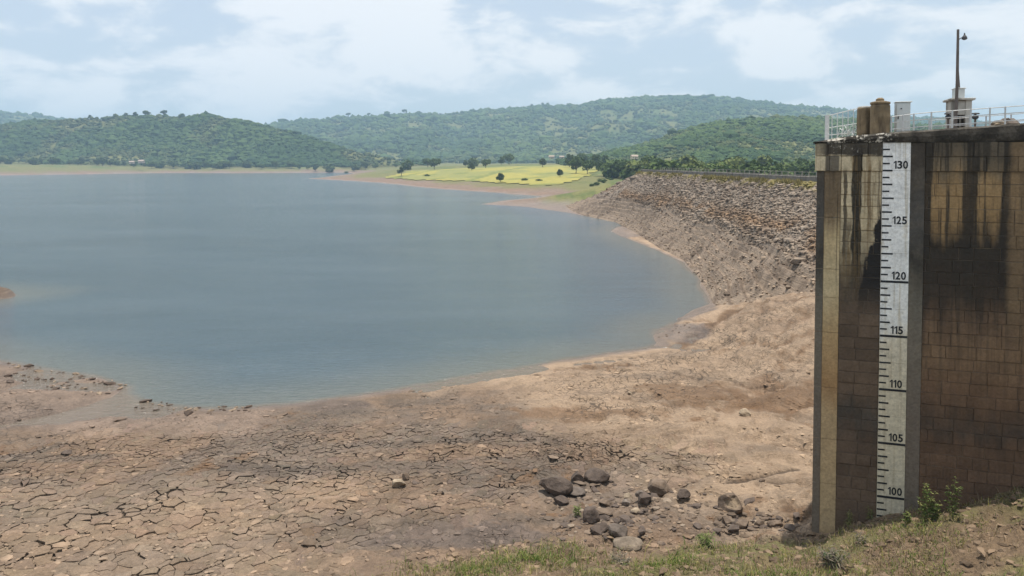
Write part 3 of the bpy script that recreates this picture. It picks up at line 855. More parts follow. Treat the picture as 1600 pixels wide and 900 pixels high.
M_GALV = mat_plain('galvanised_steel', (0.50, 0.50, 0.49), 0.5, .15, 8, 0.35)
M_CREST = mat_plain('crest_post_concrete', (0.27, 0.25, 0.22), 0.9, .2, 3)
def build_crest_fence():
    root = empty('crest_fence', tuple(C_NEAR + Vector((4.6, 0, 0)))); tag(root, 'line of thin grey posts and rails along the crest of the rock dam', 'fence')
    base = CREST[0] + Vector((4.6, 0, 0.02)); L = 118; n = 56
    me = MB().box((0, 0, .45), (.10, .10, .85)).mesh('post')
    for k in range(n):
        o = link('post', me, M_CREST, root); o.location = base + cdir * (L * k / (n - 1)) - root.location + Vector((0, 0, random.gauss(0, .04)))
        o.rotation_euler = (random.gauss(0, .03), random.gauss(0, .03), 0)
    for z in (.45, .85):
        mb = MB(); mb.tube([base - root.location + Vector((0, 0, z)), base + cdir * L - root.location + Vector((0, 0, z))], .018, 5); mb.build('rail', M_CREST, root)
build_crest_fence()
def build_crest_grass():
    n = 1100; ta = rng.uniform(0, .75, n); g = fbm(ta * 60, ta * 0, 3, 520); ok = g > -.05; ta = ta[ok]; n = len(ta)
    s = 0.955 + 0.03 * rng.random(n); p, *_ = dam_point(ta, s)
    VS = []; CS = []
    for i in range(n):
        c = np.array((.235, .20, .08)) * rng.uniform(.6, 1.2)
        for k in range(6):
            a = rng.uniform(0, 6.28); h = rng.uniform(.25, .6); d = np.array((math.cos(a), math.sin(a), 0)); e = np.array((-d[1], d[0], 0)) * .05
            b = p[i] + d * rng.uniform(0, .25)
            VS += [b - e, b + e, b + d * h * .5 + (0, 0, h)]; CS += [c] * 3
    V_ = np.array(VS); f = np.arange(len(V_)).reshape(-1, 3)
    o = link('crest_grass', np_mesh('crest_grass', V_, f, np.array(CS)), M_BLADE, DAM); o.location = -C_NEAR; o['kind'] = 'stuff'
build_crest_grass()

# ------------------------------------------------------------------ intake tower: masonry, gauge, things on top
WF = Vector((0.951, -0.309, 0)).normalized()          # along the front face, to the right
WN = Vector((-WF.y * -1, 0, 0)); WN = Vector((WF.y, -WF.x, 0))     # out of the front face, towards the camera
WO = Vector((10.5, 20.6, 0))
def wall_uz(px, py):
    p = at_plane(px, py, WO, WN); return (p - WO).dot(WF), p.z
U0 = wall_uz(1309, 500)[0]
WO = WO + WF * U0
WS = Vector((0.62, 0.785, 0)).normalized()             # along the left side, away from the camera
U_PL = wall_uz(1285, 500)[0]; U_LE = wall_uz(1273, 500)[0]
SD = 3.5
ang = math.atan2(WF.y, WF.x); MW = Matrix.Rotation(ang, 3, 'Z')
def wp(u, out, z): return WO + WF * u + WN * out + Vector((0, 0, z))
Z_BASE, Z_CORN, Z_TOP = -0.6, wall_uz(1400, 267.5)[1], wall_uz(1440, 222.5)[1]
U_STL = (wall_uz(1380.5, 230)[0] + wall_uz(1368, 800)[0]) / 2; U_STR = (wall_uz(1423.5, 230)[0] + wall_uz(1411.5, 800)[0]) / 2
U_GR = U_STR + 0.36
U_END = 7.4

def mat_wall(name, kind):
    m, t = new_mat(name)
    P = pos_of(t)
    sub_ = t.n('ShaderNodeVectorMath', operation='SUBTRACT'); t.put(sub_, 0, P); sub_.inputs[1].default_value = tuple(WO)
    du = t.n('ShaderNodeVectorMath', operation='DOT_PRODUCT'); t.put(du, 0, sub_.outputs[0]); du.inputs[1].default_value = tuple(WF)
    dv = t.n('ShaderNodeVectorMath', operation='DOT_PRODUCT'); t.put(dv, 0, sub_.outputs[0]); dv.inputs[1].default_value = tuple(WN)
    sx = t.n('ShaderNodeSeparateXYZ', i_0=P); z = sx.outputs[2]; u = du.outputs['Value']; v = dv.outputs['Value']
    cv = t.n('ShaderNodeCombineXYZ', i_0=u, i_1=v, i_2=z).outputs[0]
    n_big = t.noise(cv, 0.55, 4, 0.55, 0.3); n_mid = t.noise(cv, 2.2, 5, 0.6); n_fin = t.noise(cv, 14.0, 5, 0.65)
    stk = t.noise(t.vmul(cv, (3.2, 3.2, 0.16)), 1.0, 4, 0.55); stk2 = t.noise(t.vmul(cv, (9.0, 6.0, 0.30)), 1.0, 4, 0.6)
    zz = t.math('ADD', z, t.math('MULTIPLY', t.math('SUBTRACT', n_big, 0.5), 0.9))
    zz = t.math('ADD', zz, t.math('MULTIPLY', t.math('SUBTRACT', stk, 0.5), 1.6))
    zf_ = t.mapr(zz, 0.0, 14.0)
    S = lambda h, c: (h / 14.0, c)
    oi = t.n('ShaderNodeObjectInfo').outputs['Random']
    if kind == 'stone':
        base = t.ramp(zf_, [S(1.5, (0.155, 0.095, 0.059)), S(4.2, (0.138, 0.086, 0.054)), S(4.8, (0.088, 0.063, 0.045)), S(5.6, (0.155, 0.095, 0.057)), S(6.8, (0.205, 0.132, 0.076)), S(7.7, (0.140, 0.091, 0.057)),
                            S(8.3, (0.056, 0.041, 0.029)), S(9.85, (0.040, 0.032, 0.024)), S(10.25, (0.170, 0.113, 0.059)), S(10.7, (0.310, 0.200, 0.094)), S(11.5, (0.300, 0.197, 0.097)), S(11.85, (0.190, 0.140, 0.084)), S(12.4, (0.105, 0.084, 0.059))])
        brd = t.mapr(t.noise(t.vmul(cv, (2.1, 2.1, 0.10)), 1.0, 7, 0.66, 0.5), 0.475, 0.575, 0.0, 0.9, True)
        base = t.mix(t.math('MULTIPLY', brd, t.mapr(z, 7.8, 9.6)), base, (0.034, 0.028, 0.022, 1))
        base = t.mix(1.0, base, t.ramp(oi, [(0, .90), (.5, 1.0), (1, 1.10)]), 'MULTIPLY')
        drk = t.math('MULTIPLY', t.mapr(stk2, 0.47, 0.62, 0.0, 0.85, True), t.mapr(z, 6.0, 9.5, 0.25, 1.0))
        base = t.mix(drk, base, (0.039, 0.033, 0.025, 1))
        # a pale run of lime down the right
        run = t.math('MULTIPLY', t.mapr(t.math('ABSOLUTE', t.math('SUBTRACT', t.math('ADD', u, t.math('MULTIPLY', n_mid, .18)), 4.45)), 0.10, 0.30, 1.0, 0.0, True), t.mapr(z, 7.0, 8.2, 0.0, .75))
        base = t.mix(run, base, (0.217, 0.147, 0.082, 1))
    elif kind == 'render':
        base = t.ramp(zf_, [S(1.5, (0.135, 0.094, 0.064)), S(4.2, (0.115, 0.081, 0.057)), S(4.9, (0.081, 0.067, 0.053)), S(5.5, (0.132, 0.092, 0.062)), S(7.8, (0.125, 0.089, 0.061)), S(8.6, (0.081, 0.064, 0.046)),
                            S(9.4, (0.365, 0.299, 0.194)), S(10.2, (0.487, 0.395, 0.252)), S(12.0, (0.541, 0.446, 0.297))])
        base = t.mix(1.0, base, t.ramp(oi, [(0, .80), (.5, 1.0), (1, 1.16)]), 'MULTIPLY')
        up = t.mapr(z, 8.0, 9.4)
        jag = t.math('MULTIPLY', t.math('SUBTRACT', t.noise(t.vmul(cv, (7.0, 7.0, 1.3)), 1.0, 5, 0.6), .5), .22)
        uj = t.math('ADD', u, jag)
        for px_, hw, lo, hi_, st, cs in [(1338, .125, 8.3, 12.5, .97, (0.027, 0.024, 0.018, 1)), (1320, .055, 8.6, 11.85, .85, (0.047, 0.037, 0.026, 1)), (1358, .055, 9.6, 12.0, .75, (0.156, 0.103, 0.053, 1)), (1326, .05, 8.0, 10.4, .6, (0.052, 0.041, 0.030, 1)), (1373, .04, 9.0, 12.2, .6, (0.114, 0.083, 0.048, 1))]:
            uc_ = wall_uz(px_, 330)[0]
            k_ = t.mapr(t.math('ABSOLUTE', t.math('SUBTRACT', uj, uc_)), hw * .75, hw * 1.15, st, 0.0, True)
            k_ = t.math('MULTIPLY', k_, t.math('MULTIPLY', t.mapr(z, lo, lo + .9), t.mapr(z, hi_ + .1, hi_ - .2)))
            base = t.mix(k_, base, cs)
        br = t.mapr(stk2, 0.5, 0.62, 0.0, 0.6, True)
        base = t.mix(t.math('MULTIPLY', br, up), base, (0.203, 0.134, 0.063, 1))
        topz = wall_uz(1350, 243)[1]
        tz_ = t.math('ADD', z, t.math('MULTIPLY', t.math('SUBTRACT', n_mid, .5), .30))
        tm = t.math('MULTIPLY', t.mapr(tz_, topz - .03, topz + .03), t.mapr(u, U_LE + .05, U_LE + .25, .35, 1.0))
        lich = t.mapr(t.math('ADD', t.math('MULTIPLY', n_fin, .55), t.math('MULTIPLY', n_mid, .45)), .54, .62, 0, .85, True)
        base = t.mix(t.math('MULTIPLY', tm, .93), base, t.mix(lich, (.040, .034, .028, 1), (.42, .39, .33, 1)))
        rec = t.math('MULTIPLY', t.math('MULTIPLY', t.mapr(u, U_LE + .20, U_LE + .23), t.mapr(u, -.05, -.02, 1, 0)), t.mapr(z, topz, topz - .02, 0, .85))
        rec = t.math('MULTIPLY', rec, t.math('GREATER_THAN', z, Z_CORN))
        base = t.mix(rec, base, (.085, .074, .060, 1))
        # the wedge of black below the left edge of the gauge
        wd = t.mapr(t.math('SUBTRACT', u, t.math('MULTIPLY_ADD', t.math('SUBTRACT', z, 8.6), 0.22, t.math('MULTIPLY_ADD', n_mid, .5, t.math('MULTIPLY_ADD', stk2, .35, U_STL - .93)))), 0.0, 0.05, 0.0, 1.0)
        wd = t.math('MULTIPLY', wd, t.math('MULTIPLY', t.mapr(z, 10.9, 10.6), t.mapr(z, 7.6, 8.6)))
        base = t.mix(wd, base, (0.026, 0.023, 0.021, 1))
    elif kind == 'pilaster':
        base = t.ramp(zf_, [S(1.5, (0.459, 0.342, 0.200)), S(4.6, (0.446, 0.324, 0.185)), S(5.6, (0.365, 0.222, 0.105)), S(7.2, (0.432, 0.300, 0.155)), S(8.3, (0.540, 0.432, 0.260)), S(9.8, (0.486, 0.372, 0.210)), S(10.6, (0.176, 0.126, 0.075)), S(12.2, (0.162, 0.120, 0.075))])
        a = t.mapr(t.noise(t.vmul(cv, (6.0, 2.2, 0.10)), 1.0, 3, 0.5), 0.50, 0.60, 0.0, 0.85, True)
        base = t.mix(t.math('MULTIPLY', a, t.mapr(z, 7.5, 9.6)), base, (0.048, 0.036, 0.024, 1))
    elif kind == 'grey':
        base = t.ramp(zf_, [S(1.5, (0.199, 0.163, 0.126)), S(5, (0.172, 0.142, 0.113)), S(7.0, (0.190, 0.163, 0.126)), S(8.3, (0.147, 0.132, 0.103)), S(9.2, (0.052, 0.046, 0.037)), S(10.3, (0.095, 0.087, 0.077)), S(11.8, (0.069, 0.057, 0.045))])
        base = t.mix(t.mapr(n_mid, .45, .65, 0, .5, True), base, (0.103, 0.087, 0.066, 1))
    elif kind == 'cap':
        base = t.mix(t.mapr(n_mid, .35, .7), (0.023, 0.020, 0.016, 1), (0.067, 0.056, 0.043, 1))
        lime = t.math('MULTIPLY', t.mapr(t.math('ADD', t.math('MULTIPLY', n_fin, .5), t.math('MULTIPLY', n_mid, .5)), .50, .57, 0, .9, True), t.mapr(u, 1.1, 1.5, 1.0, 0.04))
        base = t.mix(lime, base, (0.468, 0.429, 0.364, 1))
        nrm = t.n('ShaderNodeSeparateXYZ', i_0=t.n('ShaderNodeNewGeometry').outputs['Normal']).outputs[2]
        base = t.mix(t.mapr(nrm, .6, .9, 0, .8), base, (0.390, 0.351, 0.299, 1))  # up-facing faces paler: light from above put into the cap colour
    else:   # gauge paint
        base = t.ramp(zf_, [S(1.5, (0.576, 0.528, 0.405)), S(5.5, (0.600, 0.540, 0.405)), S(7.0, (0.636, 0.576, 0.450)), S(7.5, (0.744, 0.740, 0.698)), S(9, (0.792, 0.788, 0.754)), S(12, (0.792, 0.775, 0.742))])
        base = t.mix(t.mapr(stk2, .50, .66, 0, .6, True), base, (0.432, 0.365, 0.248, 1))
        base = t.mix(t.mapr(n_mid, .56, .72, 0, .5, True), base, (0.480, 0.423, 0.315, 1))
    f = t.math('MULTIPLY', t.mapr(n_fin, 0.3, 0.7, 0.78, 1.22), t.mapr(n_mid, 0.3, 0.7, 0.86, 1.14))
    cc = t.n('ShaderNodeVectorMath', operation='SCALE'); t.put(cc, 0, base); t.put(cc, 'Scale', f)
    h = t.math('ADD', n_fin, t.math('MULTIPLY', n_mid, .8))
    finish(t, cc.outputs[0], 0.92, bump(t, h, 0.5 if kind != 'gauge' else .12, 0.03), 0.2)
    return m
MW_STONE, MW_REND, MW_PIL, MW_GREY, MW_CAP, MW_GAUGE = [mat_wall('tower_' + k, k) for k in ('stone', 'render', 'pilaster', 'grey', 'cap', 'gauge')]
M_MORTAR = mat_plain('mortar', (0.20, 0.155, 0.11), 0.95, .3, 3.0)
M_BLACK = mat_plain('black_paint', (0.020, 0.021, 0.024), 0.7, .2, 20)

TOWER = empty('intake_tower', tuple(WO)); tag(TOWER, 'tall stained stone masonry intake tower rising from the lake bed on the right', 'tower')
def prism(name, plan, z0, z1, mat, parent=TOWER, bev=0.0, tops=None):
    """vertical prism over a plan of world points"""
    bm = bmesh.new(); n = len(plan); tops = tops or [z1] * n
    lo = [bm.verts.new((p.x - WO.x, p.y - WO.y, z0)) for p in plan]; hi_ = [bm.verts.new((p.x - WO.x, p.y - WO.y, tz)) for p, tz in zip(plan, tops)]
    bm.faces.new(lo[::-1]); bm.faces.new(hi_)
    for i in range(n): bm.faces.new((lo[i], lo[(i + 1) % n], hi_[(i + 1) % n], hi_[i]))
    bmesh.ops.recalc_face_normals(bm, faces=bm.faces[:])
    if bev > 0: bmesh.ops.bevel(bm, geom=bm.edges[:], offset=bev, segments=2, affect='EDGES')
    me = bpy.data.meshes.new(name); bm.to_mesh(me); bm.free()
    return link(name, me, mat, parent)
NS = Vector((-WS.y, WS.x, 0))                          # out of the left side
def sp(s, out, u=0.0): return WO + WS * s + NS * out + WF * u
back = WS * SD
# core
core = [WO + WF * (U_LE + .02) - WN * .010, WO + WF * U_END - WN * .010, WO + WF * U_END + WS * 7.5, WO + WF * 2.2 + WS * 7.5, WO + WF * 2.2 + back, WO + WF * (U_LE + .02) + back]
prism('core', core, Z_BASE, Z_TOP - .02, M_MORTAR)
# left end: pale pilaster and the narrow grey strip beside it, in lifts with open joints
zl = [Z_CORN, 10.45, 8.97, 8.15, 7.15, 5.55, 4.05, 2.75, Z_BASE]
for a, b in zip(zl[:-1], zl[1:]):
    o = random.uniform(.012, .022); top = a - .004
    prism('corner_pilaster', [WO + WF * (U_PL + .003) + WN * o, WO + WF * .016 + WN * o, WO + WF * .016 - WN * .2, WO + WF * (U_PL + .003) - WN * .2], b + .004, top, MW_PIL, TOWER, .008)
    o -= .02
    prism('side_panel', [WO + WF * U_LE + WN * o, WO + WF * (U_PL - .003) + WN * o, WO + WF * (U_PL - .003) - WN * .2, WO + WF * U_LE + WS * .6], b + .004, top, MW_GREY, TOWER, .008)
# smooth grey band right of the gauge
prism('plaster_band', [WO + WF * (U_STR + .004) + WN * .022, WO + WF * U_GR + WN * .022, WO + WF * U_GR - WN * .1, WO + WF * (U_STR + .004) - WN * .1], Z_BASE, Z_TOP - .004, MW_GREY, TOWER, .004)

def rough_block(u0, u1, z0, z1, out):
    w_, h_ = u1 - u0, z1 - z0; g = .005
    bm = bmesh.new(); e = .011
    base = [(g, 0, g), (w_ - g, 0, g), (w_ - g, 0, h_ - g), (g, 0, h_ - g)]
    j = lambda a: random.gauss(0, a)
    r0 = [bm.verts.new((x, .07, z)) for x, y, z in base]
    r1 = [bm.verts.new((x + j(.002), -out + e * .8, z + j(.002))) for x, y, z in base]
    ins = [(g + e, h_ * 0 + g + e), (w_ - g - e, g + e), (w_ - g - e, h_ - g - e), (g + e, h_ - g - e)]
    tl = random.gauss(0, .006); tz = random.gauss(.004, .007)
    r2 = [bm.verts.new((x + j(.004), -out + tl * (x / w_ - .5) + tz * (z / h_ - .5) + j(.002), z + j(.004))) for x, z in ins]
    cm = bm.verts.new((w_ / 2 + j(.03), -out - abs(j(.004)), h_ / 2 + j(.03)))
    for k in range(4):
        b = (k + 1) % 4
        bm.faces.new((r0[k], r0[b], r1[b], r1[k])); bm.faces.new((r1[k], r1[b], r2[b], r2[k])); bm.faces.new((r2[k], r2[b], cm))
    me = bpy.data.meshes.new('stone_block'); bm.to_mesh(me); bm.free()
    return me
def wall_blocks(uA, uB, name, mat, mean, z_lo, limit_u):
    z = Z_TOP - .003; made = 0; spare = []
    row = 0
    while z > z_lo:
        cout = random.uniform(0, .016)
        h_ = random.choice((.33, .34, .345, .325, .35)); 
        if abs(z - Z_TOP) < .1: h_ = (Z_TOP - Z_CORN) / 2
        elif row == 1: h_ = z - Z_CORN
        if name == 'rendered_block' and row == 0: h_ = (Z_TOP - Z_CORN) * .46
        elif name == 'rendered_block' and row == 1: h_ = z - Z_CORN
        u = uA - (random.uniform(.15, .45) if name == 'stone_block' else 0.0)
        out0 = .055 if row < 2 else .0
        while u < uB - .04:
            w_ = mean * random.uniform(.7, 1.5)
            u1 = u + w_
            if uB - u1 < .16: u1 = uB
            a = max(u, uA); b = min(u1, uB)
            if b - a > .05:
                me = rough_block(a, b, z - h_, z, .004 + out0 + cout + max(-.003, random.gauss(.002, .003)))
                loc = wp(a, 0, z - h_) - WO
                if a < limit_u:
                    o = link(name, me, mat, TOWER); o.location = loc; o.rotation_euler = (0, 0, ang); made += 1
                else:
                    spare.append((me, Matrix.Translation(loc) @ MW.to_4x4()))
            u = u1
        z -= h_; row += 1
    if spare:
        bm = bmesh.new()
        for me, M in spare:
            me.transform(M); bm.from_mesh(me); bpy.data.meshes.remove(me)
        me = bpy.data.meshes.new('block_courses'); bm.to_mesh(me); bm.free()
        o = link('block_courses', me, mat, TOWER); o['kind'] = 'stuff'
    return made
nb0 = wall_blocks(U_LE - .05, 0.018, 'rendered_block', MW_REND, .36, Z_CORN + .1, 99)
nb1 = wall_blocks(0.022, U_STL - .004, 'rendered_block', MW_REND, .46, 1.0, 99)
nb2 = wall_blocks(U_GR + .004, U_END, 'stone_block', MW_STONE, .49, 1.2, U_GR + 3.5)
print('blocks', nb1, nb2)

# cap slab: rises to the right, broken front edge
def build_cap():
    n = 46; us = np.linspace(U_LE - .07, U_END, n); bm = bmesh.new(); rows = []
    def ztop(u): return float(np.interp(u, [U_LE - .1, 0.1, 1.35, 4.6, U_END], [wall_uz(1283, 222.5)[1], wall_uz(1320, 213.5)[1], wall_uz(1385, 206.5)[1], wall_uz(1599, 192)[1], wall_uz(1599, 192)[1] + .2]))
    for i, u in enumerate(us):
        zt = ztop(u); nz_ = float(fbm(np.array([u * 2.2]), np.array([.5]), 3, 601)[0]); o = .10 + .03 * nz_
        zb = Z_TOP + .001 + (max(0, .03 * nz_) if u > .05 else 0)
        pr = [(-.06, zb), (o - .02, zb), (o + .02 * nz_, zb + .05), (o + .015, (zb + zt) / 2 + .03 * nz_), (o - .01, zt - .05), (o - .05, zt + .012 * nz_), (-.5, zt + .01), (-.5, zb)]
        rows.append([bm.verts.new(tuple(WF * u + WN * a + Vector((0, 0, b)) )) for a, b in pr])
    m = len(rows[0])
    for a, b in zip(rows[:-1], rows[1:]):
        for k in range(m): bm.faces.new((a[k], b[k], b[(k + 1) % m], a[(k + 1) % m]))
    bm.faces.new(rows[0][::-1]); bm.faces.new(rows[-1])
    bmesh.ops.recalc_face_normals(bm, faces=bm.faces[:])
    me = bpy.data.meshes.new('cap_slab'); bm.to_mesh(me); bm.free()
    link('cap_slab', me, MW_CAP, TOWER)
    return ztop
ztop = build_cap()
zs = wall_uz(1320, 213.5)[1]
prism('side_cap', [WO + WF * (U_LE - .085) - WN * .505, WO + WF * .5 - WN * .505, WO + WF * .5 + WS * (SD - .3), WO + WF * (U_LE - .085) + WS * (SD + .1)], Z_TOP + .001, zs, MW_CAP, TOWER, .02, [zs - .12, zs - .03, zs - .03, zs - .12])
prism('deck', [WO + WF * .55 - WN * .52, WO + WF * U_END - WN * .52, WO + WF * U_END + WS * 7.4, WO + WF * 2.3 + WS * 7.4, WO + WF * 2.3 + WS * (SD - .1), WO + WF * .55 + WS * (SD - .1)], Z_TOP + .001, ztop(2.5) - .1, MW_PIL, TOWER)

# ---- water level gauge painted on the tower
def build_gauge():
    g = empty('water_level_gauge', tuple(wp(U_STL, 0, wall_uz(1390, 815)[1]))); tag(g, 'tall white painted water level gauge with black feet marks on the stone tower', 'gauge')
    gl = Vector(g.location)
    zt = wall_uz(1400, 222)[1] - .012; zb = .4
    out = .042
    # backing in panels: joints where the photograph shows them
    ys = [222, 266.5, 309.5, 353, 396, 440, 483, 525, 567, 609, 651, 693, 735, 777, 900]
    zs_ = [zt] + [wall_uz(1400, y)[1] for y in ys[1:-1]] + [zb]
    for a, b in zip(zs_[:-1], zs_[1:]):
        mb = MB(); c = wp((U_STL + U_STR) / 2, out - .05, (a + b) / 2) - gl
        mb.box(c, (U_STR - U_STL, .10 + random.uniform(0, .002), a - b - .005), MW, .003); mb.build('panel', MW_GAUGE, g)
    lab = {130: 266.5, 125: 353, 120: 440, 115: 525, 110: 609, 105: 693, 100: 777}
    vals = sorted(lab, reverse=True)
    py = [266.5 - 11 * k for k in (3, 2, 1)]; kinds = [(5), (6), (7)]
    marks = [(y, k) for y, k in zip(py, kinds)]
    for a, b in zip(vals[:-1], vals[1:]):
        for k in range(8): marks.append((lab[a] + (lab[b] - lab[a]) * k / 8, k))
    for k in range(4): marks.append((777 + 10.2 * k, k))
    def bar(u0, u1, zc, th):
        mb = MB(); mb.box(wp((u0 + u1) / 2, out + .004, zc) - gl, (u1 - u0, .006, th), MW); mb.build('tick_mark', M_BLACK, g)
    px = (U_STR - U_STL) / 43.0
    cnt = 0
    for y, k in marks:
        z = wall_uz(1396, y)[1]
        v = [q for q in vals if abs(lab[q] - y) < .3]
        if v and v[0] <= 120: bar(U_STL + .003, U_STR - .004, z, .062)
        elif k % 2: bar(U_STL + .003, U_STL + 11.0 * px, z, .042)
        elif k == 4: bar(U_STL + .003, U_STL + 18.0 * px, z, .044)
        else: bar(U_STL + .003, U_STL + 15.5 * px, z, .046)
    def glyph(ch):
        cu = bpy.data.curves.new('digit', 'FONT'); cu.body = ch; cu.size = 1.0; cu.offset = .028
        to = bpy.data.objects.new('digit', cu); COL.objects.link(to)
        me = bpy.data.meshes.new_from_object(to.evaluated_get(bpy.context.evaluated_depsgraph_get()))
        bpy.data.objects.remove(to)
        return me
    def one():
        mb = MB(); o2 = [(.52, 0), (1, 0), (1, 1), (.60, 1), (0, .80), (0, .64), (.52, .80)]
        mb.add([(x, y, 0) for x, y in o2], [(0, 1, 2, 6), (6, 2, 3), (6, 3, 4, 5)]); return mb.mesh('digit')
    for vv in vals:
        z0 = wall_uz(1405, lab[vv])[1] + (.050 if vv > 120 else .060); H_ = 13.6 * px; u = U_STR - 26.0 * px
        for ch in str(vv):
            me = one() if ch == '1' else glyph(ch); co = np.zeros(len(me.vertices) * 3); me.vertices.foreach_get('co', co); co = co.reshape(-1, 3)
            W_ = (4.6 if ch == '1' else 7.6) * px; w_, h_ = np.ptp(co[:, 0]), np.ptp(co[:, 1])
            x = (co[:, 0] - co[:, 0].min()) * W_ / w_; y = (co[:, 1] - co[:, 1].min()) * H_ / h_
            P3 = np.array([tuple(wp(u + a, out + .0065, z0 + b) - gl) for a, b in zip(x, y)])
            me.vertices.foreach_set('co', P3.ravel()); me.update()
            link('digit', me, M_BLACK, g); u += W_ + 1.1 * px
build_gauge()

# ---- drums, cabinet, rails, kiosk, light pole on the deck
M_DRUM = mat_plain('drum_concrete', (0.20, 0.148, 0.088), 0.95, .3, 4.0, 0, (2.6, .75, (.05, .036, .025)))
M_CREAM = mat_plain('cabinet_paint', (0.56, 0.58, 0.56), 0.55, .06, 3, 0, (3.0, .3, (.30, .31, .28)))
M_CONC = mat_plain('kiosk_concrete', (0.50, 0.47, 0.41), 0.9, .2, 4, 0, (3.0, .7, (.12, .105, .085)))
M_DARK = mat_plain('dark_opening', (0.05, 0.042, 0.035), 0.9, .3, 5)
M_POLE = mat_plain('weathered_pole', (0.14, 0.115, 0.10), 0.85, .2, 5)
M_WHITE = mat_plain('white_rail_paint', (0.62, 0.62, 0.60), 0.6, .12, 12)
M_LAMP = mat_plain('lamp_housing', (0.05, 0.05, 0.055), 0.5, .1, 10)
def depth_at(u, back_): return WO + WF * u - WN * back_
def on_deck(px, py, back_):
    """world point on a vertical plane parallel to the front face, back_ behind it"""
    return at_plane(px, py, WO - WN * back_, WN)
def drum(pxc, pxw, ytop, back_, label, lid):
    a = on_deck(pxc - pxw / 2, ytop, back_); b = on_deck(pxc + pxw / 2, ytop, back_); r = (b - a).length / 2; c = (a + b) / 2
    u = (c - WO).dot(WF); zb = min(ztop(u), c.z) - .06; h = c.z - zb
    root = empty('concrete_drum', (c.x, c.y, zb)); tag(root, label, 'drum', 'concrete drums on the tower')
    mb = MB(); mb.lathe((0, 0, 0), [(r * .97, 0), (r, .04), (r * 1.0, h * .3), (r * .985, h * .32), (r * 1.0, h * .36), (r * 1.01, h * .68), (r * .99, h * .70), (r, h * .74), (r * .98, h - .05), (r * .9, h)], 26, .008)
    mb.build('shell', M_DRUM, root, True)
    if lid:
        MB().lathe((0, 0, h), [(r * .98, 0), (r * 1.03, .02), (r * 1.0, .06), (r * .55, .09)], 22, .01).build('lid', M_DRUM, root)
        MB().lathe((0, 0, h + .085), [(r * .42, 0), (r * .40, .06), (r * .2, .10)], 9, .08).build('knob', M_DRUM, root)
    else:
        MB().lathe((0, 0, h - .01), [(r * .93, 0), (r * .88, .035), (r * .4, .05)], 18, .02).build('lid', M_CONC, root)
drum(1352, 26, 168, .85, 'shorter brown concrete drum nearer the corner of the tower', False)
drum(1375.5, 31.5, 163, .42, 'taller brown concrete drum with a round lid and knob', True)

def cabinet():
    back_ = .55
    a = on_deck(1400.5, 160, back_); b = on_deck(1423, 160, back_); u0, u1 = (a - WO).dot(WF), (b - WO).dot(WF); zb = ztop(u0) - .04; zt = a.z
    o = depth_at((u0 + u1) / 2, back_ + .15); root = empty('control_cabinet', (o.x, o.y, zb), ang)
    tag(root, 'pale grey metal control cabinet standing right of the concrete drums', 'cabinet')
    w_, h_ = u1 - u0, zt - zb
    MB().box((0, 0, h_ / 2), (w_, .3, h_), None, .012).build('body', M_CREAM, root)
    MB().box((0.01, 0, h_ + .012), (w_ + .05, .36, .03), None, .008).build('roof', M_CREAM, root)
    dr = MB().box((-w_ * .12, -.158, h_ * .5), (w_ * .70, .016, h_ * .9), None, .004).build('door', M_CREAM, root)
    MB().box((-w_ * .36, -.172, h_ * .52), (.03, .02, .10), None, .003).build('handle', M_LAMP, dr)
    MB().lathe((-w_ * .15, -.17, h_ * .78), [(.02, 0), (.02, .03)], 8).build('lock', M_LAMP, dr)
cabinet()

def rail_run(label, posts, heights, rads, mat, group=None, name='guard_rail', post_r=.022, rail_r=.014):
    """posts: list of (base, top) world points"""
    o = posts[0][0]; root = empty(name, tuple(o)); tag(root, label, 'railing', group)
    for (a, b), pr in zip(posts, rads):
        MB().tube([a - o, b - o], pr or post_r, 7).build('post', mat, root)
    for f in heights:
        MB().tube([a.lerp(b, f) - o for a, b in posts], rail_r, 6).build('rail', mat, root)
    return root
def post_px(px, ytop, back_, zb=None):
    t_ = on_deck(px, ytop, back_); u = (t_ - WO).dot(WF)
    return (Vector((t_.x, t_.y, (ztop(u) - .06) if zb is None else zb)), t_)
xs = [1393, 1411, 1428, 1455.5, 1488, 1517, 1547, 1571, 1606, 1640]
def yt(x): return float(np.interp(x, [1393, 1428, 1455, 1547, 1571, 1600, 1650], [182, 177.5, 175, 168.3, 166.5, 164.5, 161]))
rail_run('long grey pipe guard rail along the front edge of the tower deck', [post_px(x, yt(x), .30) for x in xs], (.985, .66, .30), [None] * len(xs), M_GALV)
xs2 = [1452, 1483, 1515, 1541, 1580, 1640]
rail_run('thinner grey guard rail along the rear of the tower deck', [post_px(x, float(np.interp(x, [1452, 1541, 1640], [188, 181, 174])), 4.0) for x in xs2], (.98, .5), [None] * 6, M_GALV, rail_r=.012)
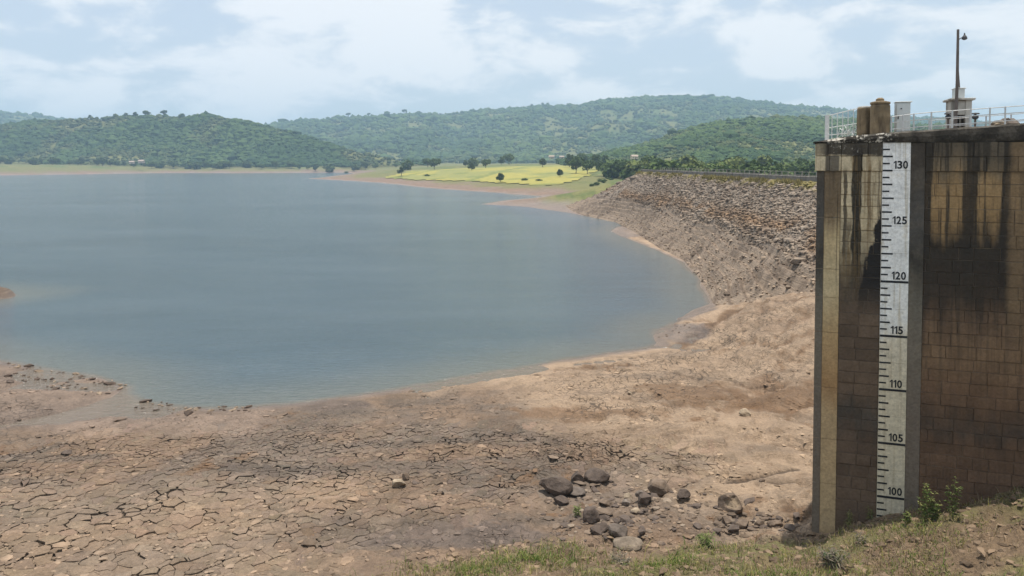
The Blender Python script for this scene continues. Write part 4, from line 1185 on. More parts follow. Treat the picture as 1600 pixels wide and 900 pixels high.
# left rail: from the far left corner to the drums
k_ = at_y(1292.5, 180, WO.y + 1.3)
fl_b = Vector((k_.x, k_.y, Z_TOP + .1)); fl_t = k_
near_t = at_plane(1342, 167.5, WO - WN * .95, WN); near_b = Vector((near_t.x, near_t.y, zs - .05))
pts = []
for f in (0, .16, .33, .5, .67, .84, 1.0):
    pts.append((fl_b.lerp(near_b, f), fl_t.lerp(near_t, f)))
rail_run('white side railing with wire mesh running back from the drums to a thick corner post', pts, (.97, .50, .22), [.062] + [.012] * 6, M_WHITE, None, 'side_railing', rail_r=.013)
def bent_wires():
    mb = MB(); o = near_b
    for k in range(7):
        f = .35 + .085 * k; a = fl_b.lerp(near_b, f); b = fl_b.lerp(near_b, min(1, f + .22))
        pl = [a.lerp(b, t_) + Vector((0, 0, .12 + math.sin(t_ * 3.14) * random.uniform(.16, .38))) + WN * random.uniform(0, .15) for t_ in (0, .25, .5, .75, 1)]
        mb.tube([p - o for p in pl], .010, 5)
    r_ = mb.build('bent_wires', M_WHITE); r_.location = o; tag(r_, 'tangle of bent pale wires beside the drums at the tower corner', 'wire', None, 'stuff')
bent_wires()

def kiosk():
    back_ = 4.6
    a = on_deck(1487.5, 157, back_); b = on_deck(1519, 157, back_); u0, u1 = (a - WO).dot(WF), (b - WO).dot(WF); w_ = (b - a).length
    zb = ztop(2.5) - .1; zt = a.z; h_ = zt - zb; c = (a + b) / 2 - WN * .4
    root = empty('gate_kiosk', (c.x, c.y, zb), ang); tag(root, 'small weathered concrete kiosk with a flat roof behind the guard rail', 'kiosk')
    th = .09
    MB().box((-w_ / 2 + w_ * .15, 0, h_ / 2), (w_ * .30, .8, h_), None, .01).build('wall', M_CONC, root)
    MB().box((w_ / 2 - th, 0, h_ / 2), (th * 2, .8, h_), None, .01).build('wall', M_CONC, root)
    MB().box((w_ * .08, .3, h_ / 2), (w_ * .62, .1, h_ - .01), None, .01).build('back_wall', M_DARK, root)
    MB().box((w_ * .08, -.3, h_ * .80), (w_ * .60, .12, h_ * .38), None, .01).build('lintel', M_CONC, root)
    MB().box((w_ * .02, -.15, h_ * .30), (.05, .05, h_ * .60), None, .005).build('mullion', M_CONC, root)
    MB().box((0, 0, h_ + .035), (w_ + .16, .98, .07), None, .012).build('roof', M_CONC, root)
    a2 = on_deck(1495, 137, back_); wz_ = a2.z - zt
    w2 = (on_deck(1510.5, 137, back_) - a2).length
    ub = ((a2 - WO).dot(WF) + w2 / 2) - (u0 + u1) / 2
    tb = MB().box((ub, 0, h_ + .07 + wz_ / 2 - .03), (w2, .4, wz_ - .08), None, .015).build('upper_box', M_CREAM, root)
    MB().box((ub + .01, 0, h_ + wz_), (w2 + .04, .46, .03), None, .006).build('box_lid', M_CREAM, tb)
    # thin aerial beside the pole
    p0 = on_deck(1502, 138, back_) - WN * .2; p1 = on_deck(1499, 88, back_) - WN * .2
    mr = root.matrix_basis.inverted() if False else (Matrix.Translation(Vector((c.x, c.y, zb))) @ Matrix.Rotation(ang, 4, 'Z')).inverted()
    MB().tube([mr @ p0, mr @ p0.lerp(p1, .5), mr @ p1], [.022, .016, .008], 5).build('aerial', M_POLE, root)
kiosk()
def light_pole():
    back_ = 4.35
    b = on_deck(1492.5, 200, back_); t_ = on_deck(1497, 46, back_); b.z = ztop(2.5) - .1
    root = empty('light_pole', tuple(b)); tag(root, 'tall leaning grey light pole with one small lamp, behind the rail', 'light pole')
    L = t_ - b
    MB().tube([(0, 0, 0), L * .5 + Vector((.02, 0, 0)), L], [.055, .047, .038], 10).build('pole', M_POLE, root)
    a0 = on_deck(1496.5, 63, back_) - b; a1 = on_deck(1505, 58.5, back_) - b; c = on_deck(1507, 59, back_) - b
    ar = MB().tube([a0, a0.lerp(a1, .6) + Vector((0, 0, .02)), a1], .016, 6).build('arm', M_POLE, root)
    lp = MB().lathe(c + Vector((0, 0, -.07)), [(.03, 0), (.085, .03), (.07, .10), (.025, .16), (.018, .22)], 12).build('lamp_head', M_LAMP, root)
light_pole()
def hoist(px, lab):
    p = post_px(px, 176, 3.2, ztop(2.5) - .1); root = empty('valve_spindle', tuple(p[0])); tag(root, lab, 'valve')
    h = p[1].z - p[0].z
    MB().tube([(0, 0, 0), (0, 0, h)], .03, 6).build('stem', M_POLE, root)
    MB().lathe((0, 0, h * .72), [(.05, 0), (.09, .03), (.09, .10), (.05, .13)], 10).build('gearbox', M_LAMP, root)
    MB().lathe((0, 0, h * .93), [(.11, 0), (.12, .02), (.10, .04)], 12).build('handwheel', M_LAMP, root)
hoist(1482, 'dark valve spindle just left of the concrete kiosk')
hoist(1524, 'dark valve spindle just right of the concrete kiosk')

# ------------------------------------------------------------------ trees one can tell apart
def leafy(lobes, n, size, seed, cols, droop=0.0):
    """leaf clumps (small bent quads) spread through ellipsoid lobes: (centre, radii)"""
    g = np.random.default_rng(seed); VS, FS, CS = [], [], []
    wts = np.array([r[0] * r[1] * r[2] for c, r in lobes]) ** .7; wts /= wts.sum()
    which = g.choice(len(lobes), n, p=wts)
    d = g.normal(size=(n, 3)); d /= np.linalg.norm(d, axis=1)[:, None]
    rad = g.uniform(.35, 1.0, n) ** .45
    C = np.array([lobes[w_][0] for w_ in which]); Rr = np.array([lobes[w_][1] for w_ in which])
    p = C + d * Rr * rad[:, None]
    nrm = d + g.normal(scale=.55, size=(n, 3)); nrm[:, 2] += .35; nrm /= np.linalg.norm(nrm, axis=1)[:, None]
    a = np.cross(nrm, g.normal(size=(n, 3))); a /= np.linalg.norm(a, axis=1)[:, None]; b = np.cross(nrm, a)
    s = size * np.exp(g.normal(0, .3, n))[:, None]
    ts = g.uniform(.5, 1.1, (n, 1))
    q = np.stack([p - a * s, p - b * s * ts + nrm * s * .25, p + a * s, p + b * s * ts - nrm * s * .15], 1)
    c0, c1 = np.array(cols[0]), np.array(cols[1])
    tint = np.clip(g.normal(.45, .25, (n, 1)) + .25 * np.sin(which * 2.1)[:, None] * .6, 0, 1); cc = c0 + (c1 - c0) * tint
    return q.reshape(-1, 3), np.arange(n * 4).reshape(-1, 4), np.repeat(cc, 4, 0)
TREE_KINDS = []
def tree_proto(seed, shape, cols, trunk_h, n):
    """unit-height tree: (trunk mesh, crown mesh)"""
    g = random.Random(seed); lobes = []; mb = MB()
    lean = Vector((g.uniform(-.04, .04), g.uniform(-.04, .04), 0))
    top = Vector((0, 0, trunk_h)) + lean
    mb.tube([(0, 0, -.03), Vector((0, 0, trunk_h * .5)) + lean * .3, top, top + Vector((0, 0, .22)) + lean], [.035, .026, .022, .008], 7)
    for k in range(shape['n']):
        t_ = 2 * math.pi * (k + g.uniform(-.25, .25)) / max(1, shape['n'] - 1); rr = shape['spread'] * g.uniform(.45, 1.0) if k else 0.0
        zc = trunk_h + (1 - trunk_h) * (g.uniform(.12, .62) if k else .62)
        c = np.array((math.cos(t_) * rr, math.sin(t_) * rr, zc)); r_ = np.array((g.uniform(.7, 1.2), g.uniform(.7, 1.2), g.uniform(.55, .9))) * shape['lobe']
        r_[2] = min(r_[2], 1 - zc); lobes.append((c, r_))
        st = top if k % 2 else Vector((0, 0, trunk_h * .75)) + lean * .5
        mb.tube([st, st.lerp(Vector(c), .55) + Vector((0, 0, -.02)), Vector(c)], [.016, .011, .004], 5)
    v, f, c = leafy(lobes, n, shape['leaf'], seed, cols)
    return mb.mesh('trunk'), np_mesh('crown', v, f, c)
G1 = ((0.036, 0.060, 0.023), (0.092, 0.122, 0.040)); G2 = ((0.045, 0.075, 0.024), (0.120, 0.160, 0.045)); G3 = ((0.085, 0.110, 0.030), (0.19, 0.215, 0.065))
PROTO = {
    'round': tree_proto(1, dict(n=8, spread=.26, lobe=.25, leaf=.060), G1, .30, 620),
    'broad': tree_proto(2, dict(n=10, spread=.36, lobe=.24, leaf=.058), G2, .26, 760),
    'tall': tree_proto(3, dict(n=8, spread=.16, lobe=.21, leaf=.055), G1, .22, 560),
    'pale': tree_proto(4, dict(n=9, spread=.33, lobe=.25, leaf=.062), G3, .20, 620),
    'bush': tree_proto(5, dict(n=9, spread=.40, lobe=.34, leaf=.085), G2, .06, 480),
    'umbrella': tree_proto(6, dict(n=9, spread=.46, lobe=.19, leaf=.060), G1, .55, 520),
    'gappy': tree_proto(7, dict(n=7, spread=.30, lobe=.20, leaf=.055), G1, .34, 420),
}
for k, (a, b) in PROTO.items(): a.materials.append(M_BARK); b.materials.append(M_LEAF)
def tree_at(p, h, wd, kind, label, group=None, name='tree', cat='tree'):
    root = empty(name, tuple(p), random.uniform(0, 6.28)); root.scale = (wd, wd, h); tag(root, label, cat, group)
    link('trunk', PROTO[kind][0], None, root); link('crown', PROTO[kind][1], None, root)
    return root
def tree_px(px, py, hpx, wpx, kind, label, group=None, name='tree', cat='tree', dist=None):
    p = hit(px, py) if dist is None else at_y(px, py, dist)
    if dist is not None: p.z = land1(p.x, p.y) - .3
    s = p.y / FPX; nat = {'round': .95, 'broad': 1.15, 'tall': .68, 'pale': 1.1, 'bush': 1.4, 'umbrella': 1.25, 'gappy': .95}[kind]
    return tree_at(p, hpx * s, wpx * s / nat, kind, label, group, name, cat)
tree_px(627, 276, 17, 15, 'gappy', 'lone tree at the left end of the yellow field, nearest the water')
tree_px(737, 267, 15, 15, 'round', 'small dark tree standing in the left middle of the yellow field')
tree_px(759, 263.5, 17, 17, 'broad', 'bushy tree on the far edge of the yellow field, left of centre')
tree_px(782, 285.5, 17, 15, 'round', 'round tree on the near bank of the yellow field beside the mud')
tree_px(875, 278, 16, 11, 'tall', 'small cone shaped bush in the right part of the yellow field', None, 'shrub', 'shrub')
tree_px(848, 262, 18, 13, 'tall', 'dark upright tree at the far right corner of the yellow field')
clump = [(890, 262, 24, 20, 'round', 'dark tree at the left end of the clump by the field'), (900, 272, 31, 27, 'broad', 'tallest front tree of the clump beside the field, with a forked trunk'),
         (918, 273, 26, 24, 'broad', 'wide leafy tree in the middle of the clump beside the field'), (932, 266, 28, 26, 'round', 'dense dark tree at the right back of the clump by the field'),
         (946, 262, 22, 20, 'round', 'dark rounded tree at the right end of the clump by the field'), (911, 259, 22, 22, 'broad', 'tree half hidden at the back of the clump by the field')]
for c in clump: tree_px(*c[:5], c[5], 'clump of trees right of the yellow field')
for px, py, h, w_, lb in [(820, 283, 5, 13, 'low dark bush on the mud bank right of the round tree'), (842, 284, 4.5, 12, 'small low bush among rubble on the mud bank below the field'),
                      (667, 276.5, 4, 11, 'low scrubby bush on the near edge of the field at left'), (541, 270.5, 3, 8, 'tiny bush at the tip of the tongue of land')]:
    tree_px(px, py, h, w_, 'bush', lb, None, 'shrub', 'shrub')
for i in range(20):
    px = 926 + i * 3.9 + random.uniform(-2, 2); py = min(291, 286 - (px - 940) * .30) + random.uniform(-4, 2)
    tree_px(px, py, random.uniform(2.5, 6), random.uniform(6, 12), 'bush', 'low green bush on the grassy slope beside the rock dam', 'bushes on the slope beside the dam', 'shrub', 'shrub')
for i in range(46):                                                        # valley trees below the dam
    px = 950 + i * 7.4 + random.uniform(-4, 4); far_ = random.random() < .45
    d = random.uniform(300, 400) if far_ else random.uniform(215, 290)
    if px < 1010: d = random.uniform(330, 420)
    p = at_y(px, 262, d); p.z = land1(p.x, p.y) - .2
    ytop = random.uniform(244, 259) if not far_ else random.uniform(236, 252)
    h = at_y(px, ytop, d).z - p.z
    if h < 1.5: continue
    k = random.choice(('broad', 'broad', 'broad', 'pale', 'bush', 'pale', 'bush'))
    pale = k == 'pale'
    tree_at(p, h, h * random.uniform(.8, 1.2), k, 'pale yellow green tree in the valley behind the dam crest' if pale else 'green leafy tree in the valley behind the dam crest', 'pale trees behind the dam' if pale else 'trees behind the dam')
for i in range(64):                                                        # row of trees on the far shore
    px = -10 + i * 13.0 + random.uniform(-6, 6)
    if px > 850: break
    if random.random() < (.55 if px > 600 else .3): continue
    d = random.uniform(918, 945) if px < 620 else random.uniform(660, 760)
    p = at_y(px, 258, d); p.z = land1(p.x, p.y) - .3; h = random.uniform(6, 12) if px < 620 else random.uniform(7, 13)
    tree_at(p, h, h * random.uniform(.8, 1.2), random.choice(('round', 'broad', 'bush', 'broad')), 'green tree in the row along the foot of the far hills', 'trees along the foot of the far hills')
def ridge_tree(px, k, hpx, kind, label, group):
    rd = RIDGES[k]; az = (px - 800) / FPX; d = float(np.interp(az, rd['az'], rd['d'])) - 6
    best = None
    for dd in np.linspace(d - 120, d + 30, 30):
        z = land1(az * dd, dd); e = (z - CAM_H) / dd
        if best is None or e > best[0]: best = (e, dd, z)
    dd, z = best[1], best[2]; h = hpx * dd / FPX
    tree_at((az * dd, dd, z), h, h * (1.0 if kind != 'umbrella' else .8), kind, label, group)
for px, h, kd in [(213, 9, 'round'), (231, 11, 'broad'), (258, 12, 'umbrella'), (198, 8, 'round'), (182, 7, 'round'), (286, 7, 'bush'), (142, 7, 'round')]:
    ridge_tree(px, 0, h, kd, {213: 'round skyline tree on the left hill, left of the wide crowned pair', 231: 'broad skyline tree on the left hill beside the flat topped one', 258: 'flat topped umbrella tree on the left hill skyline', 198: 'small round tree third from the left on the left hill skyline', 182: 'small round tree second from the left on the left hill skyline', 286: 'low bush rightmost on the left hill skyline, near its summit', 142: 'small round tree leftmost on the left hill skyline'}[px], 'skyline trees on the left hill')
for px, h, kd in [(545, 9, 'umbrella'), (577, 7, 'umbrella'), (606, 9, 'broad'), (632, 10, 'umbrella'), (655, 7, 'gappy'), (440, 7, 'round'), (848, 9, 'tall'), (856, 8, 'gappy'), (831, 7, 'round'), (887, 6, 'round')]:
    ridge_tree(px, 1, h, kd, {545: 'flat topped tree second from left on the far ridge skyline', 577: 'small flat topped tree third from left on the far ridge skyline', 606: 'broad tree fourth from left on the far ridge skyline', 632: 'largest flat topped tree on the far ridge skyline', 655: 'thin gappy tree sixth from left on the far ridge skyline', 440: 'round tree leftmost on the far ridge, above the saddle', 848: 'tall thin tree third from right on the far ridge skyline', 856: 'thin gappy tree second from right on the far ridge skyline', 831: 'round tree fourth from right on the far ridge skyline', 887: 'small round tree rightmost on the far ridge skyline'}[px], 'skyline trees on the far ridge')

# ------------------------------------------------------------------ far houses
M_WALLP = mat_plain('house_plaster', (0.50, 0.45, 0.39), 0.9, .12, 1.0); M_ROOF = mat_plain('house_roof', (0.34, 0.27, 0.22), 0.8, .15, 1.0)
def house(px, py, wpx, label, d=None):
    p = at_y(px, py, d) if d else hit(px, py)
    p.z = land1(p.x, p.y) - .2
    if d: p.z = max(p.z, at_y(px, py, d).z)
    w_ = wpx * p.y / FPX; h = w_ * .42; dp = w_ * .7
    root = empty('house', tuple(p), random.uniform(-.4, .4)); tag(root, label, 'house')
    MB().box((0, 0, h / 2), (w_, dp, h)).build('wall', M_WALLP, root)
    o = w_ * .07
    MB().add([(-w_ / 2 - o, -dp / 2 - o, h), (w_ / 2 + o, -dp / 2 - o, h), (w_ / 2 + o, dp / 2 + o, h), (-w_ / 2 - o, dp / 2 + o, h), (-w_ / 2 - o, 0, h * 1.6), (w_ / 2 + o, 0, h * 1.6)],
             [(0, 1, 5, 4), (2, 3, 4, 5), (0, 4, 3), (1, 2, 5), (3, 2, 1, 0)]).build('roof', M_ROOF, root)
    MB().box((w_ * .1, -dp / 2 - .02, h * .38), (w_ * .13, .06, h * .76)).build('door', M_DARK, root)
    for s_ in (-.28, .34): MB().box((w_ * s_, -dp / 2 - .02, h * .58), (w_ * .12, .06, h * .3)).build('window', M_DARK, root)
house(862, 248, 8, 'small pale house left of the tree clump beyond the yellow field', 700)
house(878, 248, 7, 'small pale house close to the left side of the tree clump', 700)
house(991, 248.5, 10, 'pale pink house among trees above the far end of the dam', 520)
house(206, 256, 7, 'tiny pale house on the left at the foot of the far hill', 885)
house(221, 255, 8, 'tiny wide pink roofed house beside another at the foot of the far hill', 880)
house(1250, 263, 14, 'long low pale roofed building beyond the dam near the tower', 330)

# ------------------------------------------------------------------ loose rocks on the mud
M_ROCK = mat_col('rock', 0.9, 4.5, 0.55, 1.35, 0.8, 0.06)
def rock(px, py, wpx, hpx, col, label, seed, squash=1.0, cut=0.0, group=None, name='rock', ring=False):
    p = hit(px, py + hpx * .36); s = p.length * 0 + math.hypot(p.y, CAM_H - p.z) / FPX
    rx, rz = wpx * s / 2, hpx * s / 2 * 1.05
    g = np.random.default_rng(seed); v, f = ICO3; v = v.copy()
    o = g.uniform(-9, 9, 3)
    pl = []                                                                # chop with random planes for flat faces
    for k in range(9):
        n = g.normal(size=3); n /= np.linalg.norm(n); dd = g.uniform(.48, .82); pr = v @ n
        v = v - np.clip(pr - dd, 0, None)[:, None] * n
    r = 1 + .11 * fbm(v[:, 0] * 1.6 + o[0], v[:, 1] * 1.6 + v[:, 2] * 1.3 + o[1], 3, seed) + .05 * fbm(v[:, 0] * 5 + o[2], v[:, 2] * 5 + v[:, 1] * 3, 3, seed + 3)
    v = v * r[:, None]
    if ring:                                                               # a scooped hollow in the face turned to the camera
        dn = np.array((-.05, -.80, .60)); dn /= np.linalg.norm(dn); pr = v @ dn
        lat = np.linalg.norm(v - pr[:, None] * dn, axis=1); v = v - (np.clip(pr, 0, None) * sstep(.60, .34, lat) * .42)[:, None] * dn; hol = sstep(.52, .36, lat) * (pr > 0)
    v = v * np.array((rx, rx * g.uniform(.7, .95), rz * squash))
    c = np.array(col) * (1 + .25 * fbm(v[:, 0] * 3 + o[0], v[:, 2] * 3 + v[:, 1] * 2, 3, seed + 9))[:, None]
    if ring: c = c + (np.array((.26, .195, .13)) - c) * (hol * .9)[:, None]
    ob = link(name, np_mesh(name, v, f, c, False), M_ROCK); ob.location = (p.x, p.y, p.z + rz * squash * .55); ob.rotation_euler = (g.normal(0, .1), g.normal(0, .1), g.uniform(-.4, .4))
    tag(ob, label, 'rock', group)
    return ob
DK = (0.095, 0.072, 0.058); BR = (0.15, 0.11, 0.08); TN = (0.30, 0.235, 0.165); GY = (0.155, 0.125, 0.102)
rock(867, 764, 50, 33, DK, 'large dark rounded boulder at the left end of the boulder group', 11)
rock(902, 745, 25, 17, DK, 'small dark rock wedged between two larger boulders at the back', 12)
rock(933, 743.5, 37, 23, DK, 'dark angular boulder at the back right of the boulder group', 13)
rock(1030, 764, 37, 25, BR, 'brown boulder with a pale flat top standing alone on the mud', 14)
rock(1141, 786, 41, 30, BR, 'round boulder with a hollowed pale face nearest the tower', 25, 1.0, 0, None, 'rock', True)
rock(924, 806, 31, 26, DK, 'dark upright rock beside the green weed sprig', 16)
rock(934, 827, 31, 17, DK, 'low dark rock at the front left of the boulder group', 17)
rock(967, 829, 31, 22, (.115, .092, .075), 'grey front rock of the boulder group, right of the low dark one', 18)
rock(876, 783, 24, 14, DK, 'small dark rock tucked under the big left boulder', 19)
rock(1067, 778, 23, 16, DK, 'small dark broken rock between the two lone boulders', 20)
rock(903, 768, 30, 10, (.12, .097, .08), 'flat grey slab lying behind the weed sprig', 21)
rock(981, 850, 44, 16, (.19, .15, .112), 'pale broken slab at the grass edge below the boulders', 22)
rock(1004, 837, 14, 14, DK, 'dark sharp fragment beside the pale broken slab', 23)
rock(982, 775, 16, 11, TN, 'small tan stone left of the lone brown boulder', 24)
rock(1001, 775, 16, 11, GY, 'small grey stone close to the lone brown boulder', 26)
rock(976, 786, 18, 10, (.17, .14, .115), 'pale grey flat stone below the small tan stone', 27)
rock(992, 800, 16, 8, TN, 'little tan stone in the middle of the rubble', 28)
rock(948, 787, 26, 11, BR, 'brown flat stone in the rubble right of the weed sprig', 29)
rock(624, 757, 22, 17, TN, 'tan rock standing alone on the cracked mud, centre left', 30)
rock(633, 748, 13, 12, BR, 'small brown stone touching the lone tan rock', 31)
rock(105, 709, 19, 8, DK, 'small dark stone alone on the mud at far left', 32)
rock(1164, 645, 19, 12, TN, 'pale topped stone alone on the tan bank near the tower', 33)
rock(984, 617, 9, 6, TN, 'tiny pale stone high on the tan bank', 34)
rock(15, 596, 13, 7, DK, 'dark lump on the wet mud at the left edge', 35)
for k, (px, py, w_, h_) in enumerate([(1136, 815, 22, 11), (1160, 820, 26, 13), (1187, 822, 18, 10), (1212, 818, 26, 12), (1190, 806, 16, 9)]):
    rock(px, py, w_, h_, BR, ('leftmost low brown stone', 'second low brown stone from the left', 'third low brown stone from the left, middle', 'rightmost low brown stone', 'uppermost small brown stone')[k] + ' of the row beside the tower foot', 60 + k, 1, 0, 'line of stones left of the tower')
rock(1563, 191, 1, 1, BR, 'x', 99) if False else None
def deck_rubble():
    for k, (px, w_, h_, lb) in enumerate([(1561, 16, 9, 'pale flat rubble heap on top of the tower by the rail'), (1577, 22, 12, 'darker rubble lump on top of the tower at right')]):
        c = on_deck(px, 189, .75); u = (c - WO).dot(WF); s = c.y / FPX
        g = np.random.default_rng(700 + k); v, f = ICO2; v = v * (1 + .28 * g.uniform(-1, 1, (len(v), 1))) * np.array((w_ * s / 2, .3, h_ * s * .7))
        o = link('rubble', np_mesh('rubble', v, f, np.tile(np.array(GY if k else TN) * .8, (len(v), 1))), M_ROCK); o.location = (c.x, c.y, ztop(u) + .03); tag(o, lb, 'rubble')
deck_rubble()

# ------------------------------------------------------------------ small stuff: flakes, clods, gravel, grass
def flakes():
    n = 13500; X = rng.uniform(-26, 19, n); Y = 1 / rng.uniform(1 / 42, 1 / 19, n)
    z, sd, fo, q, *_ = land(X, Y); pm = plate_mask(X, Y); cl_ = fbm(X * .6, Y * .6, 3, 801)
    ok = (sd > 0.5) & (q < 0.4) & (cl_ > -.12 - .25 * pm); X, Y, z, sd, q, pm = [a[ok] for a in (X, Y, z, sd, q, pm)]; n = len(X)
    c, _, _ = land_col(X, Y, z, sd, q); c = c * rng.uniform(.60, 1.32, (n, 1))
    s = np.exp(rng.normal(math.log(.042), .5, n)); scl = np.stack([s * rng.uniform(.8, 1.9, n), s, s * rng.uniform(.15, .42, n)], 1)
    v, f, cc = scatter(ICO1, np.stack([X, Y, z + scl[:, 2] * .4], 1), scl, rng.uniform(0, 6.28, n), c, .35, 802, .1)
    o = link('mud_flakes', np_mesh('mud_flakes', v, f, cc), M_STONE, ground); o['kind'] = 'stuff'
flakes()
def rubble_gravel():
    V_, F_, C_ = [], [], []; nv = 0
    n = 700
    for (cx, cy, sx, sy, m) in [(970, 792, 50, 24, 230), (1180, 820, 45, 8, 90), (930, 818, 50, 20, 90), (640, 752, 25, 8, 20), (1100, 795, 60, 18, 50)]:
        for i in range(m):
            px, py = random.gauss(cx, sx), random.gauss(cy, sy)
            if py < 700: continue
            p = hit(px, py, 14, 60, 260); s = math.exp(random.gauss(math.log(.06), .5))
            V_.append((p.x, p.y, p.z + s * .15)); F_.append((s * random.uniform(.8, 1.7), s, s * random.uniform(.3, .7))); C_.append(np.array(random.choice((DK, BR, BR, (.20, .155, .115), DK))) * random.uniform(.8, 1.25))
    v, f, cc = scatter(ICO1, np.array(V_), np.array(F_), rng.uniform(0, 6.28, len(V_)), np.array(C_), .32, 811, .12)
    o = link('gravel', np_mesh('gravel', v, f, cc), M_STONE); tag(o, 'loose broken stones and gravel round the boulders', kind='stuff')
rubble_gravel()
def shore_debris():
    P_ = []
    for pl, m, sp_ in [(poly_px([(0, 569), (75, 581), (150, 593), (195, 607)]), 45, .25), (poly_px([(0, 588), (60, 594), (110, 603), (170, 622)]), 55, .5), (poly_px([(215, 632), (300, 640), (380, 640)]), 60, .5), (poly_px([(1030, 530), (1075, 508)]), 14, .3)]:
        pl = np.array(pl)
        for i in range(m):
            t_ = random.random() * (len(pl) - 1); k = int(t_); p = pl[k] + (pl[k + 1] - pl[k]) * (t_ - k) + rng.normal(0, sp_, 2); P_.append(p)
    P_ = np.array(P_); z, sd, *_ = land(P_[:, 0], P_[:, 1]); ok = sd > -.4; P_, z = P_[ok], z[ok]; n = len(P_)
    s = np.exp(rng.normal(math.log(.050), .5, n)); scl = np.stack([s * rng.uniform(1, 2.6, n), s, s * rng.uniform(.3, .8, n)], 1)
    c = np.where(rng.random((n, 1)) < .7, np.array((.085, .06, .045)), np.array((.2, .15, .105))) * rng.uniform(.7, 1.3, (n, 1))
    v, f, cc = scatter(ICO1, np.column_stack([P_, np.maximum(z, 0) + .02]), scl, rng.uniform(0, 6.28, n), c, .35, 821, .1)
    o = link('shore_debris', np_mesh('shore_debris', v, f, cc), M_STONE); tag(o, 'dark twigs and clods strewn along the muddy water edge', kind='stuff')
shore_debris()

def blades(X, Y, Z, h, wdt, lean, cols, seed):
    g = np.random.default_rng(seed); n = len(X); a = g.uniform(0, 6.28, n); b = a + g.normal(1.57, .6, n)
    d = np.stack([np.cos(a), np.sin(a), np.zeros(n)], 1); e = np.stack([np.cos(b), np.sin(b), np.zeros(n)], 1) * (wdt / 2)[:, None]
    p = np.stack([X, Y, Z - .02], 1); up = np.array((0, 0, 1.0))
    m = p + d * (lean * h * .35)[:, None] + up * (h * .6)[:, None]; t_ = p + d * (lean * h)[:, None] + up * (h * (1 - .25 * lean))[:, None]
    v = np.stack([p - e, p + e, m + e * .75, m - e * .75, t_], 1).reshape(-1, 3); k = np.arange(n) * 5
    return v, np.stack([k, k + 1, k + 2, k + 3], 1), np.stack([k + 3, k + 2, k + 4], 1), np.repeat(cols, 5, 0)
def bank_grass():
    n = 330000; X = rng.uniform(-9, 17, n); Y = rng.uniform(11.0, 23.0, n)
    z, sd, fo, q, *_ = land(X, Y)
    front = ((X - WO.x) * WN.x + (Y - WO.y) * WN.y > .06) | (X < WO.x + WF.x * U_LE - .1)
    c1 = fbm(X * .55, Y * .55, 4, 831); c2 = fbm(X * 1.8, Y * 1.8, 3, 832)
    gx = np.exp(-(((X - 0.3) / 2.6) ** 2 + ((Y - 19.4) / 1.3) ** 2))
    dens = np.clip(.20 + 1.1 * c1 + .7 * c2 + .55 * gx + .22 * sstep(5, 9, X), 0.03, 1) * sstep(-.15, .9, q + .5 * c2)
    ok = front & (rng.random(n) < dens * .62); X, Y, z, c1, c2, gx = [a[ok] for a in (X, Y, z, c1, c2, gx)]; n = len(X)
    u = rng.random((n, 1)); grn = np.array((.105, .150, .030)) * (.6 + .8 * rng.random((n, 1))); yel = np.array((.245, .215, .070)) * (.7 + .6 * rng.random((n, 1))); straw = np.array((.26, .20, .125)) * (.6 + .7 * rng.random((n, 1)))
    pg = np.clip(.26 + .7 * c1 + .42 * gx, .06, .8)[:, None]
    c = np.where(u < pg, grn, np.where(u < pg + .25, yel, straw))
    h = np.exp(rng.normal(math.log(.12), .45, n)) * (1 + .5 * gx)
    v, q4, q3, cc = blades(X, Y, z, h, rng.uniform(.010, .022, n), rng.uniform(.2, 1.3, n), c, 833)
    o = link('grass', np_mesh('grass', v, [q4, q3], cc), M_BLADE); tag(o, 'short patchy green and straw coloured grass on the near bank', kind='stuff')
    print('blades', n)
    # clods and dead stalks
    n = 5200; X = rng.uniform(-5, 16, n); Y = rng.uniform(11.5, 23, n); z, sd, fo, q, *_ = land(X, Y)
    front = ((X - WO.x) * WN.x + (Y - WO.y) * WN.y > .12) | (X < WO.x + WF.x * U_LE - .2)
    ok = (q > -.2) & front; X, Y, z = X[ok], Y[ok], z[ok]; n = len(X); s = np.minimum(np.exp(rng.normal(math.log(.045), .5, n)), .11); scl = np.stack([s * rng.uniform(.8, 1.8, n), s, s * rng.uniform(.3, .8, n)], 1)
    c = np.array((.15, .105, .068)) * rng.uniform(.5, 1.5, (n, 1))
    v, f, cc = scatter(ICO1, np.stack([X, Y, z], 1), scl, rng.uniform(0, 6.28, n), c, .35, 834, .1)
    o = link('soil_clods', np_mesh('soil_clods', v, f, cc), M_STONE); tag(o, 'crumbs of brown soil scattered through the bank grass', kind='stuff')
bank_grass()

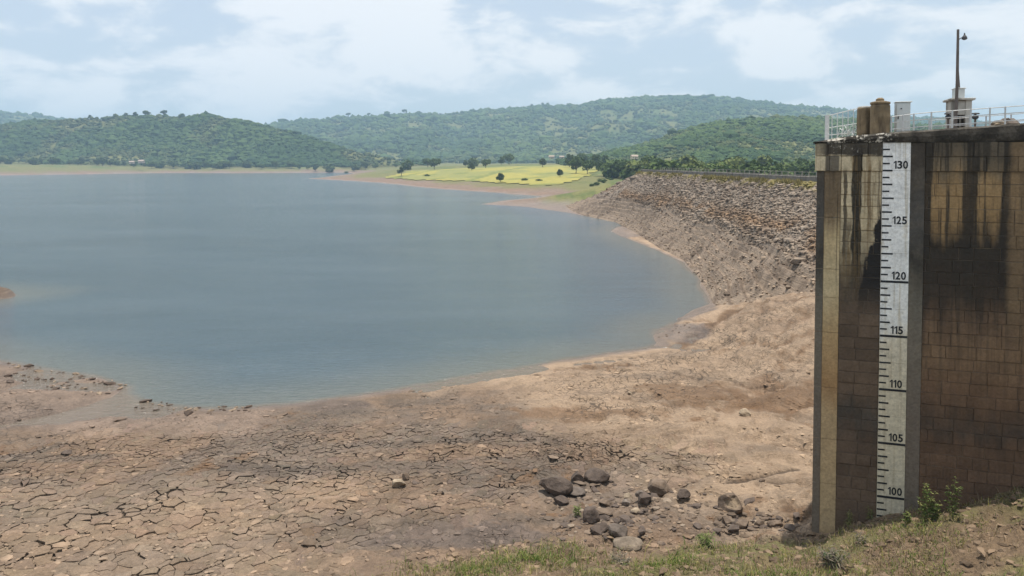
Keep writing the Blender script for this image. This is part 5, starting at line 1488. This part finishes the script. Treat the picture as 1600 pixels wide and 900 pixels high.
# ------------------------------------------------------------------ weeds
M_STEM = mat_plain('weed_stem', (0.14, 0.15, 0.06), 0.8, .2, 20)
def weed(px, py, h, label, nst, nlf, cols, seed, lw=.035, ll=.13, name='weed', cat='weed', spread=.3):
    g = random.Random(seed); p = hit(px, py, 13, 40, 500); root = empty(name, tuple(p)); tag(root, label, cat)
    LV, LF, LC = [], [], []
    for s in range(nst):
        a = g.uniform(0, 6.28); r = g.uniform(0, spread) * h; hh = h * g.uniform(.65, 1.0) * (1 if s else 1.05)
        tip = Vector((math.cos(a) * r, math.sin(a) * r, hh)); b0 = Vector((math.cos(a) * .03, math.sin(a) * .03, -.03)); mid = b0.lerp(tip, .5) + Vector((-math.sin(a) * .04 * h, 0, .05 * h))
        MB().tube([b0, mid, tip], [.010, .007, .003], 5).build('stem', M_STEM, root)
        for k in range(nlf):
            f = g.uniform(.12, 1.0); q = b0.lerp(mid, f * 2) if f < .5 else mid.lerp(tip, f * 2 - 1)
            t_ = g.uniform(0, 6.28); L = ll * g.uniform(.55, 1.2) * (1.15 - .5 * f); w_ = lw * g.uniform(.7, 1.2) * (1.15 - .4 * f); d = Vector((math.cos(t_), math.sin(t_), g.uniform(-.15, .6))).normalized(); e = d.cross(Vector((0, 0, 1))).normalized()
            dr = Vector((0, 0, -L * .25)); n0 = len(LV)
            LV += [q, q + d * L * .45 + e * w_ + Vector((0, 0, .01)), q + d * L + dr, q + d * L * .45 - e * w_ + Vector((0, 0, .01))]; LF.append((n0, n0 + 1, n0 + 2, n0 + 3))
            c = np.array(g.choice(cols)) * g.uniform(.7, 1.3); LC += [c] * 4
    o = link('foliage', np_mesh('foliage', np.array([tuple(v) for v in LV]), np.array(LF), np.array(LC)), M_BLADE, root); o['kind'] = 'stuff'
WG = [(.095, .135, .034), (.13, .165, .045), (.19, .19, .07)]; WD = [(.15, .13, .10), (.10, .085, .07), (.20, .17, .12)]
weed(1445, 818, 1.05, 'leafy green weed just right of the foot of the gauge', 6, 30, WG, 1)
weed(1487, 812, 1.25, 'tallest upright green weed in front of the tower masonry', 3, 34, WG, 2, spread=.14)
weed(1462, 815, .65, 'small bushy weed between the two tall weeds', 5, 22, WG, 3)
weed(1553, 772, .50, 'thin yellow green weed on the bank edge near the right side', 3, 14, WG, 4)
weed(1594, 762, .75, 'slender weed against the tower at the right edge', 3, 20, WG, 5, spread=.15)
weed(1326, 820, .45, 'low straggly weed at the foot of the tower left of the gauge', 6, 14, [(.19, .19, .07), (.24, .21, .1)], 6, .014, .16)
weed(1360, 812, .40, 'thin yellowing weed right against the left edge of the gauge', 6, 12, [(.19, .19, .07), (.24, .21, .1)], 7, .012, .18)
weed(1100, 856, .45, 'green grass tuft on the bank below the hollow boulder', 12, 16, WG, 8, .014, .26, spread=.6)
weed(903, 808, .42, 'pale green weed sprig growing among the dark rocks', 7, 22, [(.16, .20, .06), (.2, .22, .08)], 9, .018, .12, spread=.5)
weed(972, 886, .38, 'withered grey tussock in the grass at the bottom centre', 16, 12, WD, 10, .016, .22, 'tussock', 'tussock', .9)
weed(1300, 884, .45, 'large withered grey green tussock on the bank below the gauge', 22, 14, WD + [(.08, .11, .05)], 11, .016, .24, 'tussock', 'tussock', .95)
weed(1278, 822, .42, 'small weed at the tower corner in front of the shadow', 5, 12, WG, 12, .014, .16)
weed(1418, 822, .42, 'short green weed growing at the foot of the white gauge', 5, 16, WG, 13)
weed(1345, 850, .25, 'dark withered tuft in the middle of the bank grass', 10, 10, WD, 14, .014, .16, 'tussock', 'tussock', .8)

# ------------------------------------------------------------------ air
def haze():
    m, t = new_mat('haze')
    v = t.n('ShaderNodeVolumePrincipled'); v.inputs['Color'].default_value = (0.47, 0.66, 0.86, 1); v.inputs['Density'].default_value = 0.00026; v.inputs['Anisotropy'].default_value = 0.0
    t.n('ShaderNodeOutputMaterial', i_Volume=v.outputs[0])
    mb = MB(); mb.box((0, 6500, 131), (33000, 20000, 300)); o = mb.build('haze', m); tag(o, 'thin bluish haze in the air over the lake and hills', kind='stuff')
haze()
